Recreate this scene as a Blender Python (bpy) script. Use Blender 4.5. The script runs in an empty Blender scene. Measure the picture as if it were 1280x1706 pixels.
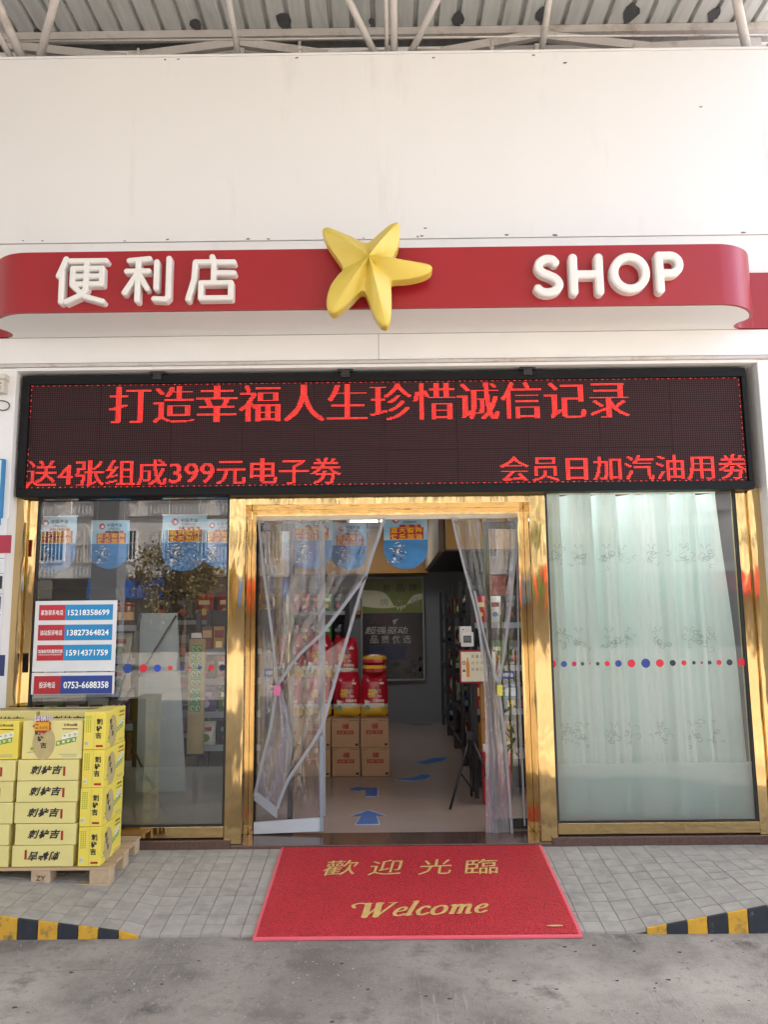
import bpy, bmesh, math, random
import numpy as np
from mathutils import Vector, Matrix
R = random.Random(7)
S = bpy.context.scene
COL = S.collection
rad = math.radians

# ------------------------------------------------------------ camera, world, sun, exposure
cam_d = bpy.data.cameras.new('camera'); cam = bpy.data.objects.new('camera', cam_d); COL.objects.link(cam)
S.camera = cam
_p, _r, _y = rad(8.0), rad(0.6), rad(0.25)
_F = Vector((-math.sin(_y)*math.cos(_p), math.cos(_y)*math.cos(_p), math.sin(_p)))
_R0 = Vector((math.cos(_y), math.sin(_y), 0)); _U0 = _R0.cross(_F)
_Rt = _R0*math.cos(_r) - _U0*math.sin(_r); _Up = _U0*math.cos(_r) + _R0*math.sin(_r)
mw = Matrix.Identity(4)
for i, v in enumerate((_Rt, _Up, -_F)):
    for j in range(3): mw[j][i] = v[j]
mw.translation = Vector((0, -5.23, 1.6))
cam.matrix_world = mw
cam_d.sensor_fit = 'VERTICAL'; cam_d.sensor_height = 24.0; cam_d.lens = 24.0*1282/1706
cam_d.clip_start = 0.05; cam_d.clip_end = 400

SUN_EL, SUN_AZ = rad(48), rad(58)          # azimuth from +Y towards +X: behind the shop, to the right
W = bpy.data.worlds.new("World"); S.world = W; W.use_nodes = True
nt = W.node_tree; bg = nt.nodes['Background']
sky = nt.nodes.new('ShaderNodeTexSky'); sky.sky_type = 'NISHITA'; sky.sun_disc = False
sky.sun_elevation = SUN_EL; sky.sun_rotation = SUN_AZ; sky.air_density = 1.0; sky.dust_density = 2.5
nt.links.new(sky.outputs[0], bg.inputs[0]); bg.inputs[1].default_value = 0.15
sd = bpy.data.lights.new('sun', 'SUN'); sd.energy = 4.5; sd.angle = rad(0.5); sd.color = (1, .95, .87)
so = bpy.data.objects.new('sun', sd); COL.objects.link(so)
sv = Vector((math.sin(SUN_AZ)*math.cos(SUN_EL), math.cos(SUN_AZ)*math.cos(SUN_EL), math.sin(SUN_EL)))
so.rotation_euler = sv.to_track_quat('Z', 'Y').to_euler(); so.location = (10, 20, 30)
S.view_settings.view_transform = 'Standard'; S.view_settings.look = 'None'
S.view_settings.gamma = 1; S.view_settings.use_curve_mapping = False
S.view_settings.exposure = 2.38
S.render.engine = 'CYCLES'
S.cycles.max_bounces = 9; S.cycles.transparent_max_bounces = 16; S.cycles.glossy_bounces = 5
S.cycles.diffuse_bounces = 5; S.cycles.caustics_reflective = True; S.cycles.blur_glossy = 0.5
S.cycles.sample_clamp_indirect = 6

# ------------------------------------------------------------ materials
def lin(c): return tuple(((x/12.92) if x <= .04045 else ((x+.055)/1.055)**2.4) for x in c)
def hx(s): return lin(tuple(int(s[i:i+2], 16)/255 for i in (0, 2, 4)))
def newmat(name):
    m = bpy.data.materials.new(name); m.use_nodes = True
    return m, m.node_tree, m.node_tree.nodes['Principled BSDF'], m.node_tree.nodes['Material Output']
def M(name, col, rough=.5, metal=0., var=.07, scale=6., bump=0., bscale=60., spec=.5, stretch=(1, 1, 1), dirt=None, dscale=2., dlo=.55, dhi=.75, coat=0.):
    m, t, b, o = newmat(name); N = t.nodes; L = t.links
    tc = N.new('ShaderNodeTexCoord'); mp = N.new('ShaderNodeMapping'); L.new(tc.outputs['Object'], mp.inputs[0])
    mp.inputs['Scale'].default_value = stretch
    oi = N.new('ShaderNodeObjectInfo')
    ad = N.new('ShaderNodeVectorMath'); ad.operation = 'ADD'
    sc = N.new('ShaderNodeVectorMath'); sc.operation = 'SCALE'; sc.inputs['Scale'].default_value = 37
    cb = N.new('ShaderNodeCombineXYZ')
    for k in range(3): L.new(oi.outputs['Random'], cb.inputs[k])
    L.new(cb.outputs[0], sc.inputs[0]); L.new(mp.outputs[0], ad.inputs[0]); L.new(sc.outputs[0], ad.inputs[1])
    nz = N.new('ShaderNodeTexNoise'); nz.inputs['Scale'].default_value = scale; nz.inputs['Detail'].default_value = 6
    L.new(ad.outputs[0], nz.inputs['Vector'])
    mx = N.new('ShaderNodeMix'); mx.data_type = 'RGBA'
    mx.inputs[6].default_value = (*[max(0, c*(1-var*1.6)) for c in col], 1); mx.inputs[7].default_value = (*[min(1, c*(1+var*1.6)) for c in col], 1)
    L.new(nz.outputs[0], mx.inputs[0]); last = mx.outputs[2]
    if dirt:
        n2 = N.new('ShaderNodeTexNoise'); n2.inputs['Scale'].default_value = dscale; n2.inputs['Detail'].default_value = 8; n2.inputs['Roughness'].default_value = .65
        L.new(ad.outputs[0], n2.inputs['Vector'])
        rp = N.new('ShaderNodeMapRange'); rp.inputs[1].default_value = dlo; rp.inputs[2].default_value = dhi
        L.new(n2.outputs[0], rp.inputs[0])
        m2 = N.new('ShaderNodeMix'); m2.data_type = 'RGBA'; L.new(rp.outputs[0], m2.inputs[0]); L.new(last, m2.inputs[6]); m2.inputs[7].default_value = (*dirt, 1)
        last = m2.outputs[2]
    L.new(last, b.inputs['Base Color'])
    b.inputs['Roughness'].default_value = rough; b.inputs['Metallic'].default_value = metal
    b.inputs['Specular IOR Level'].default_value = spec; b.inputs['Coat Weight'].default_value = coat
    if bump:
        nb = N.new('ShaderNodeTexNoise'); nb.inputs['Scale'].default_value = bscale; nb.inputs['Detail'].default_value = 4
        L.new(ad.outputs[0], nb.inputs['Vector'])
        bp = N.new('ShaderNodeBump'); bp.inputs['Strength'].default_value = bump; bp.inputs['Distance'].default_value = .01
        L.new(nb.outputs[0], bp.inputs['Height']); L.new(bp.outputs[0], b.inputs['Normal'])
    return m
_pc = {}
def P(hexcol, rough=.5, **k):
    key = (hexcol, rough, tuple(sorted(k.items())))
    if key not in _pc: _pc[key] = M('paint_'+hexcol, hx(hexcol), rough, **k)
    return _pc[key]

m_wall = M('white_cladding', (.745, .735, .735), .45, var=.02, scale=1.2, dirt=(.60, .58, .56), dscale=3, dlo=.58, dhi=.95, stretch=(1.6, 1, .25))
m_white = M('white_paint', (.75, .745, .745), .5, var=.03, scale=3)
m_red = M('sign_red', (.32, .011, .018), .32, var=.03, scale=2)
m_letter = M('letter_white', (.74, .72, .70), .4, var=.02)
m_star = M('star_yellow', (.66, .50, .085), .34, var=.05, scale=4)
m_gold = None
def gold():
    m, t, b, o = newmat('polished_gold_steel'); N = t.nodes; L = t.links
    b.inputs['Base Color'].default_value = (.58, .42, .20, 1); b.inputs['Metallic'].default_value = 1; b.inputs['Roughness'].default_value = .06
    tc = N.new('ShaderNodeTexCoord'); mp = N.new('ShaderNodeMapping'); mp.inputs['Scale'].default_value = (7, 7, 1.6)
    nz = N.new('ShaderNodeTexNoise'); nz.inputs['Scale'].default_value = 1.0; nz.inputs['Detail'].default_value = 2.2
    L.new(tc.outputs['Object'], mp.inputs[0]); L.new(mp.outputs[0], nz.inputs['Vector'])
    bp = N.new('ShaderNodeBump'); bp.inputs['Strength'].default_value = .42; bp.inputs['Distance'].default_value = .02
    L.new(nz.outputs[0], bp.inputs['Height']); L.new(bp.outputs[0], b.inputs['Normal'])
    return m
m_gold = gold()
m_blackled = M('led_frame_black', (.006, .006, .007), .55, spec=.2)
m_black = M('black_frame', (.012, .012, .014), .4, var=.2)
m_granite = M('red_granite', (.10, .055, .042), .12, var=.3, scale=60, spec=.6)
m_floor = M('interior_tile', (.34, .26, .22), .16, var=.06, scale=3, spec=.5)
m_iwall = M('interior_wall', (.21, .22, .245), .6, var=.03)
m_ceil = M('interior_ceiling', (.12, .115, .11), .7, var=.03)
m_steel = M('dull_white_steel', (.52, .49, .47), .5, var=.12, scale=5, dirt=(.22, .16, .12), dscale=5, dlo=.55, dhi=.8)
m_deck = M('galvanised_deck', (.56, .58, .58), .5, metal=.0, var=.16, scale=5, stretch=(5, .5, 1), dirt=(.40, .41, .41), dscale=3)
m_deckp = M('deck_patch', (.075, .08, .09), .7, var=.3, scale=14, bump=.5, bscale=30)
m_card = M('brown_card', (.42, .25, .14), .8, var=.06, scale=9)
m_yel = M('yellow_carton', (.72, .62, .23), .42, var=.04, scale=5)
m_yel2 = M('bright_yellow_carton', (.78, .62, .085), .38, var=.05, scale=5)
m_ink = M('black_ink', (.018, .017, .014), .6)
m_wood = M('pallet_pine', (.48, .33, .19), .7, var=.16, scale=5, stretch=(1, 14, 14), bump=.3, bscale=14)
m_wood2 = M('pallet_block', (.46, .33, .20), .8, var=.18, scale=30, bump=.3, bscale=50)
m_rubber = M('black_rubber', (.02, .02, .02), .7)
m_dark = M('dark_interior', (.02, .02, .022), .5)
m_shelf = M('black_shelf', (.016, .017, .02), .35, var=.2)

def film(name, tint, base, rough, diff=.0, dcol=(.7, .72, .76), ior=1.5, crease=0.):
    m, t, b, o = newmat(name); N = t.nodes; L = t.links; N.remove(b)
    tr = N.new('ShaderNodeBsdfTransparent'); tr.inputs[0].default_value = (*tint, 1)
    gl = N.new('ShaderNodeBsdfGlossy'); gl.inputs['Roughness'].default_value = rough
    fr = N.new('ShaderNodeFresnel'); fr.inputs[0].default_value = ior
    ad = N.new('ShaderNodeMath'); ad.operation = 'ADD'; ad.inputs[1].default_value = base; ad.use_clamp = True
    L.new(fr.outputs[0], ad.inputs[0])
    mx = N.new('ShaderNodeMixShader'); L.new(ad.outputs[0], mx.inputs[0]); L.new(tr.outputs[0], mx.inputs[1]); L.new(gl.outputs[0], mx.inputs[2])
    last = mx.outputs[0]; cr = None
    if crease:
        tc = N.new('ShaderNodeTexCoord'); mp = N.new('ShaderNodeMapping'); mp.inputs['Scale'].default_value = (9, 9, 1.3); L.new(tc.outputs['Object'], mp.inputs[0])
        nz = N.new('ShaderNodeTexNoise'); nz.inputs['Scale'].default_value = 1.6; nz.inputs['Detail'].default_value = 3; nz.inputs['Distortion'].default_value = .8; L.new(mp.outputs[0], nz.inputs['Vector'])
        bp = N.new('ShaderNodeBump'); bp.inputs['Strength'].default_value = .8; bp.inputs['Distance'].default_value = .02; L.new(nz.outputs[0], bp.inputs['Height'])
        L.new(bp.outputs[0], gl.inputs['Normal']); L.new(bp.outputs[0], fr.inputs['Normal'])
        pk = N.new('ShaderNodeMath'); pk.operation = 'PINGPONG'; pk.inputs[1].default_value = .06; L.new(nz.outputs[0], pk.inputs[0])
        cr = N.new('ShaderNodeMapRange'); cr.inputs[1].default_value = .048; cr.inputs[2].default_value = .06; cr.inputs[3].default_value = diff; cr.inputs[4].default_value = diff+crease; L.new(pk.outputs[0], cr.inputs[0])
    if diff:
        df = N.new('ShaderNodeBsdfDiffuse'); df.inputs[0].default_value = (*dcol, 1)
        ts = N.new('ShaderNodeBsdfTranslucent'); ts.inputs[0].default_value = (*dcol, 1)
        a2 = N.new('ShaderNodeMixShader'); a2.inputs[0].default_value = .5; L.new(df.outputs[0], a2.inputs[1]); L.new(ts.outputs[0], a2.inputs[2])
        m2 = N.new('ShaderNodeMixShader'); m2.inputs[0].default_value = diff; L.new(last, m2.inputs[1])
        if cr: L.new(cr.outputs[0], m2.inputs[0])
        L.new(a2.outputs[0], m2.inputs[2]); last = m2.outputs[0]
    L.new(last, o.inputs['Surface'])
    return m
m_glass = film('window_glass', (.95, .97, .96), .02, .0, ior=1.95)
m_glass2 = film('window_glass_right', (.98, .99, .985), .008, .0, ior=1.5)
m_frost = film('frosted_film', (.90, .95, .96), .02, .3, diff=.28, dcol=(.72, .80, .84))
m_pvc = film('clear_pvc', (.95, .95, .965), .05, .08, diff=.02, dcol=(.85, .85, .9), crease=.16)
m_pvc2 = film('cloudy_pvc', (.82, .81, .85), .06, .10, diff=.30, dcol=(.66, .65, .71), crease=.25)
m_strip = film('magnet_strip', (.6, .62, .66), .05, .2, diff=.7, dcol=(.60, .62, .66))

def curtain_mat():
    m, t, b, o = newmat('sheer_curtain'); N = t.nodes; L = t.links; N.remove(b)
    tr = N.new('ShaderNodeBsdfTransparent')
    df = N.new('ShaderNodeBsdfDiffuse'); ts = N.new('ShaderNodeBsdfTranslucent')
    for n in (df, ts): n.inputs[0].default_value = (.82, .97, .96, 1)
    a = N.new('ShaderNodeMixShader'); a.inputs[0].default_value = .38; L.new(df.outputs[0], a.inputs[1]); L.new(ts.outputs[0], a.inputs[2])
    tc = N.new('ShaderNodeTexCoord'); wv = N.new('ShaderNodeTexWave'); wv.inputs['Scale'].default_value = 60; wv.inputs['Distortion'].default_value = 1.5
    L.new(tc.outputs['Object'], wv.inputs['Vector'])
    mr = N.new('ShaderNodeMapRange'); mr.inputs[3].default_value = .86; mr.inputs[4].default_value = .98; L.new(wv.outputs[1], mr.inputs[0])
    mx = N.new('ShaderNodeMixShader'); L.new(mr.outputs[0], mx.inputs[0]); L.new(tr.outputs[0], mx.inputs[1]); L.new(a.outputs[0], mx.inputs[2])
    L.new(mx.outputs[0], o.inputs['Surface'])
    return m
m_curtain = curtain_mat()
def emit(name, col, s):
    m, t, b, o = newmat(name)
    b.inputs['Base Color'].default_value = (*col, 1); b.inputs['Emission Color'].default_value = (*col, 1); b.inputs['Emission Strength'].default_value = s
    return m
m_led = emit('led_lit_red', (1, .03, .035), .24)
m_led2 = emit('led_lit_orange', (1, .07, .03), .26)
m_lamp = emit('ceiling_panel', (1, .97, .93), 1.9)

def led_mat():
    m, t, b, o = newmat('led_module_face'); N = t.nodes; L = t.links
    tc = N.new('ShaderNodeTexCoord'); sp = N.new('ShaderNodeSeparateXYZ'); L.new(tc.outputs['Object'], sp.inputs[0])
    outs = []
    for ax in (0, 2):
        d = N.new('ShaderNodeMath'); d.operation = 'DIVIDE'; d.inputs[1].default_value = .0152; L.new(sp.outputs[ax], d.inputs[0])
        f = N.new('ShaderNodeMath'); f.operation = 'PINGPONG'; f.inputs[1].default_value = .5; L.new(d.outputs[0], f.inputs[0]); outs.append(f)
    q = N.new('ShaderNodeMath'); q.operation = 'MULTIPLY'; L.new(outs[0].outputs[0], q.inputs[0]); L.new(outs[1].outputs[0], q.inputs[1])
    mr = N.new('ShaderNodeMapRange'); mr.inputs[1].default_value = .03; mr.inputs[2].default_value = .12; L.new(q.outputs[0], mr.inputs[0])
    mx = N.new('ShaderNodeMix'); mx.data_type = 'RGBA'; mx.inputs[6].default_value = (.014, .005, .006, 1); mx.inputs[7].default_value = (.066, .026, .029, 1)
    L.new(mr.outputs[0], mx.inputs[0]); L.new(mx.outputs[2], b.inputs['Base Color']); b.inputs['Roughness'].default_value = .65; b.inputs['Specular IOR Level'].default_value = .2
    return m
m_ledface = led_mat()

def road_mat():
    m, t, b, o = newmat('worn_concrete'); N = t.nodes; L = t.links
    tc = N.new('ShaderNodeTexCoord')
    def noise(s, d=6, r=.6, st=(1, 1, 1)):
        mp = N.new('ShaderNodeMapping'); mp.inputs['Scale'].default_value = st; L.new(tc.outputs['Object'], mp.inputs[0])
        n = N.new('ShaderNodeTexNoise'); n.inputs['Scale'].default_value = s; n.inputs['Detail'].default_value = d; n.inputs['Roughness'].default_value = r
        L.new(mp.outputs[0], n.inputs['Vector']); return n
    def rng(src, a, c):
        r_ = N.new('ShaderNodeMapRange'); r_.inputs[1].default_value = a; r_.inputs[2].default_value = c; L.new(src, r_.inputs[0]); return r_.outputs[0]
    def mix(f, a, c):
        x = N.new('ShaderNodeMix'); x.data_type = 'RGBA'
        x.inputs[0].default_value = f if isinstance(f, float) else .5
        if not isinstance(f, float): L.new(f, x.inputs[0])
        for s_, v in ((6, a), (7, c)):
            if isinstance(v, tuple): x.inputs[s_].default_value = (*v, 1)
            else: L.new(v, x.inputs[s_])
        return x.outputs[2]
    c1 = mix(rng(noise(1.6, 8, .65).outputs[0], .38, .62), (.18, .152, .12), (.50, .44, .355))
    c2 = mix(rng(noise(3.2, 10, .7).outputs[0], .52, .68), c1, (.095, .078, .062))
    c3 = mix(rng(noise(70, 3, .6).outputs[0], .62, .70), c2, (.46, .44, .40))
    st = noise(20, 4, .6, (3.2, .22, 1))
    msk = noise(1.1, 3)
    mul = N.new('ShaderNodeMath'); mul.operation = 'MULTIPLY'
    L.new(rng(st.outputs[0], .56, .66), mul.inputs[0]); L.new(rng(msk.outputs[0], .45, .6), mul.inputs[1])
    c4 = mix(mul.outputs[0], c3, (.37, .345, .305))
    c4 = mix(rng(noise(24, 5, .7).outputs[0], .58, .72), c4, (.11, .095, .08))
    c4 = mix(rng(noise(230, 2, .7).outputs[0], .35, .75), mix(.5, c4, (.13, .12, .105)), c4)
    L.new(c4, b.inputs['Base Color']); b.inputs['Roughness'].default_value = .8
    fine = noise(160, 3)
    sm = N.new('ShaderNodeMath'); sm.operation = 'MULTIPLY_ADD'; sm.inputs[1].default_value = .9; L.new(mul.outputs[0], sm.inputs[0]); L.new(fine.outputs[0], sm.inputs[2])
    bp = N.new('ShaderNodeBump'); bp.inputs['Strength'].default_value = .5; bp.inputs['Distance'].default_value = .006
    L.new(sm.outputs[0], bp.inputs['Height']); L.new(bp.outputs[0], b.inputs['Normal'])
    return m
m_road = road_mat()
m_tile = M('paving_tile', (.37, .335, .28), .6, var=.2, scale=11, dirt=(.22, .20, .165), dscale=7, dlo=.5, dhi=.8, bump=.25, bscale=150)
m_joint = M('tile_joint', (.085, .08, .072), .9, var=.3, scale=12)
m_ky = M('kerb_yellow', (.62, .33, .025), .55, var=.1, scale=14, dirt=(.16, .12, .06), dscale=16, dlo=.52, dhi=.68)
m_kb = M('kerb_black', (.022, .026, .032), .5, var=.3, scale=14, dirt=(.20, .19, .17), dscale=18, dlo=.62, dhi=.76)
def matmat():
    m, t, b, o = newmat('red_loop_mat'); N = t.nodes; L = t.links
    tc = N.new('ShaderNodeTexCoord'); vo = N.new('ShaderNodeTexVoronoi'); vo.inputs['Scale'].default_value = 120; vo.inputs['Randomness'].default_value = 1
    L.new(tc.outputs['Object'], vo.inputs['Vector'])
    nz = N.new('ShaderNodeTexNoise'); nz.inputs['Scale'].default_value = 3; nz.inputs['Detail'].default_value = 5; L.new(tc.outputs['Object'], nz.inputs['Vector'])
    mx = N.new('ShaderNodeMix'); mx.data_type = 'RGBA'; mx.inputs[6].default_value = (.90, .035, .05, 1); mx.inputs[7].default_value = (.30, .006, .012, 1)
    L.new(vo.outputs['Distance'], mx.inputs[0])
    m2 = N.new('ShaderNodeMix'); m2.data_type = 'RGBA'; m2.blend_type = 'MULTIPLY'; m2.inputs[0].default_value = .35
    L.new(mx.outputs[2], m2.inputs[6]); L.new(nz.outputs[0], m2.inputs[7]); L.new(m2.outputs[2], b.inputs['Base Color'])
    b.inputs['Roughness'].default_value = .55
    bp = N.new('ShaderNodeBump'); bp.inputs['Strength'].default_value = .9; bp.inputs['Distance'].default_value = .006; bp.invert = True
    L.new(vo.outputs['Distance'], bp.inputs['Height']); L.new(bp.outputs[0], b.inputs['Normal'])
    return m
m_matred = matmat()

# ------------------------------------------------------------ mesh helpers
_tx = {}
def textmesh(body, bold=0., res=2):
    k = (body, bold, res)
    if k in _tx: return _tx[k]
    c = bpy.data.curves.new('t', 'FONT'); c.body = body; c.size = 1; c.fill_mode = 'FRONT'; c.resolution_u = res; c.offset = bold
    o = bpy.data.objects.new('t', c); me = bpy.data.meshes.new_from_object(o)
    v = np.array([x.co[:2] for x in me.vertices]); f = [tuple(p.vertices) for p in me.polygons]
    bpy.data.objects.remove(o); bpy.data.curves.remove(c); bpy.data.meshes.remove(me)
    lo, hi = v.min(0), v.max(0); v = (v-lo)/np.maximum(hi-lo, 1e-6)
    asp = (hi-lo)[0]/(hi-lo)[1]
    _tx[k] = (v, f, asp); return _tx[k]

class MB:
    def __init__(s): s.v = []; s.f = []; s.m = []; s.smooth = False
    def add(s, vs, fs, mi=0):
        n = len(s.v); s.v += [tuple(map(float, p)) for p in vs]; s.f += [tuple(i+n for i in f) for f in fs]; s.m += [mi]*len(fs); return s
    def box(s, x0, x1, y0, y1, z0, z1, mi=0):
        v = [(x, y, z) for z in (z0, z1) for y in (y0, y1) for x in (x0, x1)]
        return s.add(v, [(0, 2, 3, 1), (4, 5, 7, 6), (0, 1, 5, 4), (1, 3, 7, 5), (3, 2, 6, 7), (2, 0, 4, 6)], mi)
    def hexa(s, b, t, mi=0):   # bottom 4, top 4 (ccw from above)
        return s.add(list(b)+list(t), [(3, 2, 1, 0), (4, 5, 6, 7), (0, 1, 5, 4), (1, 2, 6, 5), (2, 3, 7, 6), (3, 0, 4, 7)], mi)
    def quad(s, a, b, c, d, mi=0): return s.add([a, b, c, d], [(0, 1, 2, 3)], mi)
    def rectf(s, x0, x1, z0, z1, y, mi=0): return s.quad((x0, y, z0), (x1, y, z0), (x1, y, z1), (x0, y, z1), mi)
    def prism(s, poly, fn0, fn1, mi=0):
        n = len(poly); v = [fn0(*p) for p in poly]+[fn1(*p) for p in poly]
        f = [tuple(range(n)), tuple(range(2*n-1, n-1, -1))]+[(i, i+n, (i+1) % n+n, (i+1) % n) for i in range(n)]
        return s.add(v, f, mi)
    def prism_y(s, poly, y0, y1, mi=0): return s.prism(poly, lambda x, z: (x, y0, z), lambda x, z: (x, y1, z), mi)
    def prism_z(s, poly, z0, z1, mi=0): return s.prism([p for p in poly][::-1], lambda x, y: (x, y, z0), lambda x, y: (x, y, z1), mi)
    def tube(s, pts, r, n=8, mi=0, caps=True, flat=1.):
        pts = [Vector(p) for p in pts]; rs = r if isinstance(r, (list, tuple)) else [r]*len(pts); rings = []
        for i, p in enumerate(pts):
            d = (pts[min(i+1, len(pts)-1)]-pts[max(i-1, 0)]).normalized()
            u = d.cross(Vector((0, 1, 0)));
            if u.length < .05: u = d.cross(Vector((1, 0, 0)))
            u.normalize(); w = d.cross(u).normalized()
            rings.append([p+u*math.cos(2*math.pi*k/n)*rs[i]+w*math.sin(2*math.pi*k/n)*rs[i]*flat for k in range(n)])
        v = [q for rg in rings for q in rg]; f = []
        for i in range(len(pts)-1):
            for k in range(n): f.append((i*n+k, i*n+(k+1) % n, (i+1)*n+(k+1) % n, (i+1)*n+k))
        if caps: f += [tuple(range(n))[::-1], tuple((len(pts)-1)*n+k for k in range(n))]
        return s.add(v, f, mi)
    def ribbon(s, pts, hw, y0, y1, mi=0):     # flat strip along a path in the x-z plane
        L_ = []; Rr = []
        for i in range(len(pts)):
            a = pts[max(i-1, 0)]; b = pts[min(i+1, len(pts)-1)]; dx, dz = b[0]-a[0], b[1]-a[1]; l = math.hypot(dx, dz) or 1
            h = hw[i] if isinstance(hw, (list, tuple)) else hw
            L_.append((pts[i][0]-dz/l*h, pts[i][1]+dx/l*h)); Rr.append((pts[i][0]+dz/l*h, pts[i][1]-dx/l*h))
        for i in range(len(pts)-1):
            s.prism_y([L_[i], Rr[i], Rr[i+1], L_[i+1]], y0, y1, mi)
        return s
    def plane_text(s, body, O, U, V, w, h, mi=0, bold=0., shear=0., flip=False, res=2):
        v, f, _ = textmesh(body, bold, res); O, U, V = Vector(O), Vector(U), Vector(V)
        vs = []
        for a, b in v:
            if flip: a, b = 1-a, 1-b
            vs.append(O+U*(a*w+shear*b*h)+V*(b*h))
        return s.add(vs, f, mi)
    def text(s, body, x0, x1, z0, z1, y, mi=0, **k): return s.plane_text(body, (x0, y, z0), (1, 0, 0), (0, 0, 1), x1-x0, z1-z0, mi, **k)
    def mesh(s, name, mats, off=(0, 0, 0), bevel=0., smooth=False):
        me = bpy.data.meshes.new(name); o = Vector(off)
        me.from_pydata([tuple(Vector(p)-o) for p in s.v], [], s.f)
        for m in (mats if isinstance(mats, (list, tuple)) else [mats]): me.materials.append(m)
        me.polygons.foreach_set('material_index', s.m)
        if bevel:
            b = bmesh.new(); b.from_mesh(me); bmesh.ops.remove_doubles(b, verts=b.verts, dist=1e-6)
            es = [e for e in b.edges if len(e.link_faces) == 2 and e.calc_face_angle(0) > .5]
            bmesh.ops.bevel(b, geom=es, offset=bevel, segments=2, affect='EDGES', profile=.6); b.to_mesh(me); b.free()
        if smooth: me.polygons.foreach_set('use_smooth', [True]*len(me.polygons))
        me.update(); return me

def tag(o, label=None, cat=None, group=None, kind=None):
    if label: o['label'] = label
    if cat: o['category'] = cat
    if group: o['group'] = group
    if kind: o['kind'] = kind
    return o
def thing(name, label, cat, loc=(0, 0, 0), group=None):
    o = bpy.data.objects.new(name, None); COL.objects.link(o); o.location = loc; o.empty_display_size = .1
    return tag(o, label, cat, group)
def wloc(p):
    v = Vector((0, 0, 0))
    while p is not None: v += p.location; p = p.parent
    return v
def part(name, mb, mats, parent=None, loc=None, local=False, **k):
    kind = k.pop('kind', None); label = k.pop('label', None)
    if isinstance(mb, bpy.types.Mesh): me = mb; off = None
    else:
        base = Vector((0, 0, 0)) if local else (wloc(parent)+Vector(loc or (0, 0, 0)))
        me = mb.mesh(name, mats, base, **k)
    o = bpy.data.objects.new(name, me); COL.objects.link(o)
    if parent: o.parent = parent
    if loc: o.location = loc
    tag(o, label, None, None, kind); return o
def solo(name, mb, mats, label, cat, loc=(0, 0, 0), group=None, **k):
    me = mb.mesh(name, mats, loc, **k); o = bpy.data.objects.new(name, me); COL.objects.link(o); o.location = loc
    return tag(o, label, cat, group)
def struct(name, mb, mats, **k):
    me = mb.mesh(name, mats, (0, 0, 0), **k); o = bpy.data.objects.new(name, me); COL.objects.link(o); o['kind'] = 'structure'; return o
def dup(root, loc, label, group=None):
    r = root.copy(); COL.objects.link(r); r.location = loc; tag(r, label, None, group)
    for ch in list(root.children):
        c = ch.copy(); COL.objects.link(c); c.parent = r
        for g in ch.children:
            d = g.copy(); COL.objects.link(d); d.parent = c
    return r

# stroke letters: union of thick polylines turned into a chamfered relief via a distance field
def sdf_relief(mb, strokes, hw, fmap, depth, cham=.3, aniso=1., step=None, mi=0, conv=None):
    segs = []
    for st in strokes:
        pts, w = (st if isinstance(st, tuple) and isinstance(st[0], list) else (st, hw))
        for a, b in zip(pts[:-1], pts[1:]): segs.append((a[0], a[1], b[0], b[1], w))
    sg = np.array(segs, float); mw_ = sg[:, 4].max()
    x0, x1 = sg[:, [0, 2]].min()-mw_*1.4, sg[:, [0, 2]].max()+mw_*1.4; y0, y1 = sg[:, [1, 3]].min()-mw_*1.4, sg[:, [1, 3]].max()+mw_*1.4
    st = step or hw/4
    def D(X, Y):
        d = np.full(X.shape, 1e9)
        for a, b, c, e, w in sg:
            ax, cx_ = a/aniso, c/aniso; PX = X/aniso
            vx, vy = cx_-ax, e-b; l = vx*vx+vy*vy+1e-9
            t = np.clip(((PX-ax)*vx+(Y-b)*vy)/l, 0, 1)
            d = np.minimum(d, np.hypot(PX-ax-t*vx, Y-b-t*vy)-w)
        return d
    xs = np.arange(x0, x1, st); ys = np.arange(y0, y1, st); X, Y = np.meshgrid(xs, ys)
    C = D(X[:-1, :-1]+st/2, Y[:-1, :-1]+st/2) < 0
    used = np.zeros(X.shape, bool); full = np.zeros(X.shape, int)
    for dy in (0, 1):
        for dx in (0, 1):
            used[dy:dy+C.shape[0], dx:dx+C.shape[1]] |= C; full[dy:dy+C.shape[0], dx:dx+C.shape[1]] += C
    bd = used & (full < 4); Xb, Yb = X.copy(), Y.copy()
    for _ in range(3):
        d = D(Xb, Yb); e = st*.2
        gx = (D(Xb+e, Yb)-D(Xb-e, Yb))/(2*e); gy = (D(Xb, Yb+e)-D(Xb, Yb-e))/(2*e); g2 = gx*gx+gy*gy+1e-6
        Xb = np.where(bd, Xb-np.clip(d*gx/g2, -st, st), Xb); Yb = np.where(bd, Yb-np.clip(d*gy/g2, -st, st), Yb)
    d = np.minimum(0, D(Xb, Yb)); d[bd] = 0
    h = depth*(1-cham*(1-np.clip(-d/(hw*.30), 0, 1))) if cham else np.full(d.shape, depth)
    idx = -np.ones(X.shape, int); ii = np.argwhere(used); vs = []; fs = []
    for n, (i, j) in enumerate(ii): idx[i, j] = n; vs.append(fmap(Xb[i, j], Yb[i, j], h[i, j]))
    from collections import Counter
    ec = {}
    for i, j in np.argwhere(C):
        q = (idx[i, j], idx[i+1, j], idx[i+1, j+1], idx[i, j+1]); fs.append(q)
        for a, b in zip(q, q[1:]+q[:1]): ec[(a, b)] = 1
    if depth > 1e-4:
        base = {}
        for (a, b) in list(ec):
            if (b, a) not in ec:
                for k in (a, b):
                    if k not in base:
                        base[k] = len(vs); i, j = ii[k]; vs.append(fmap(Xb[i, j], Yb[i, j], 0))
                fs.append((b, a, base[a], base[b]))
    mb.add(vs, fs, mi); return mb

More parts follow.
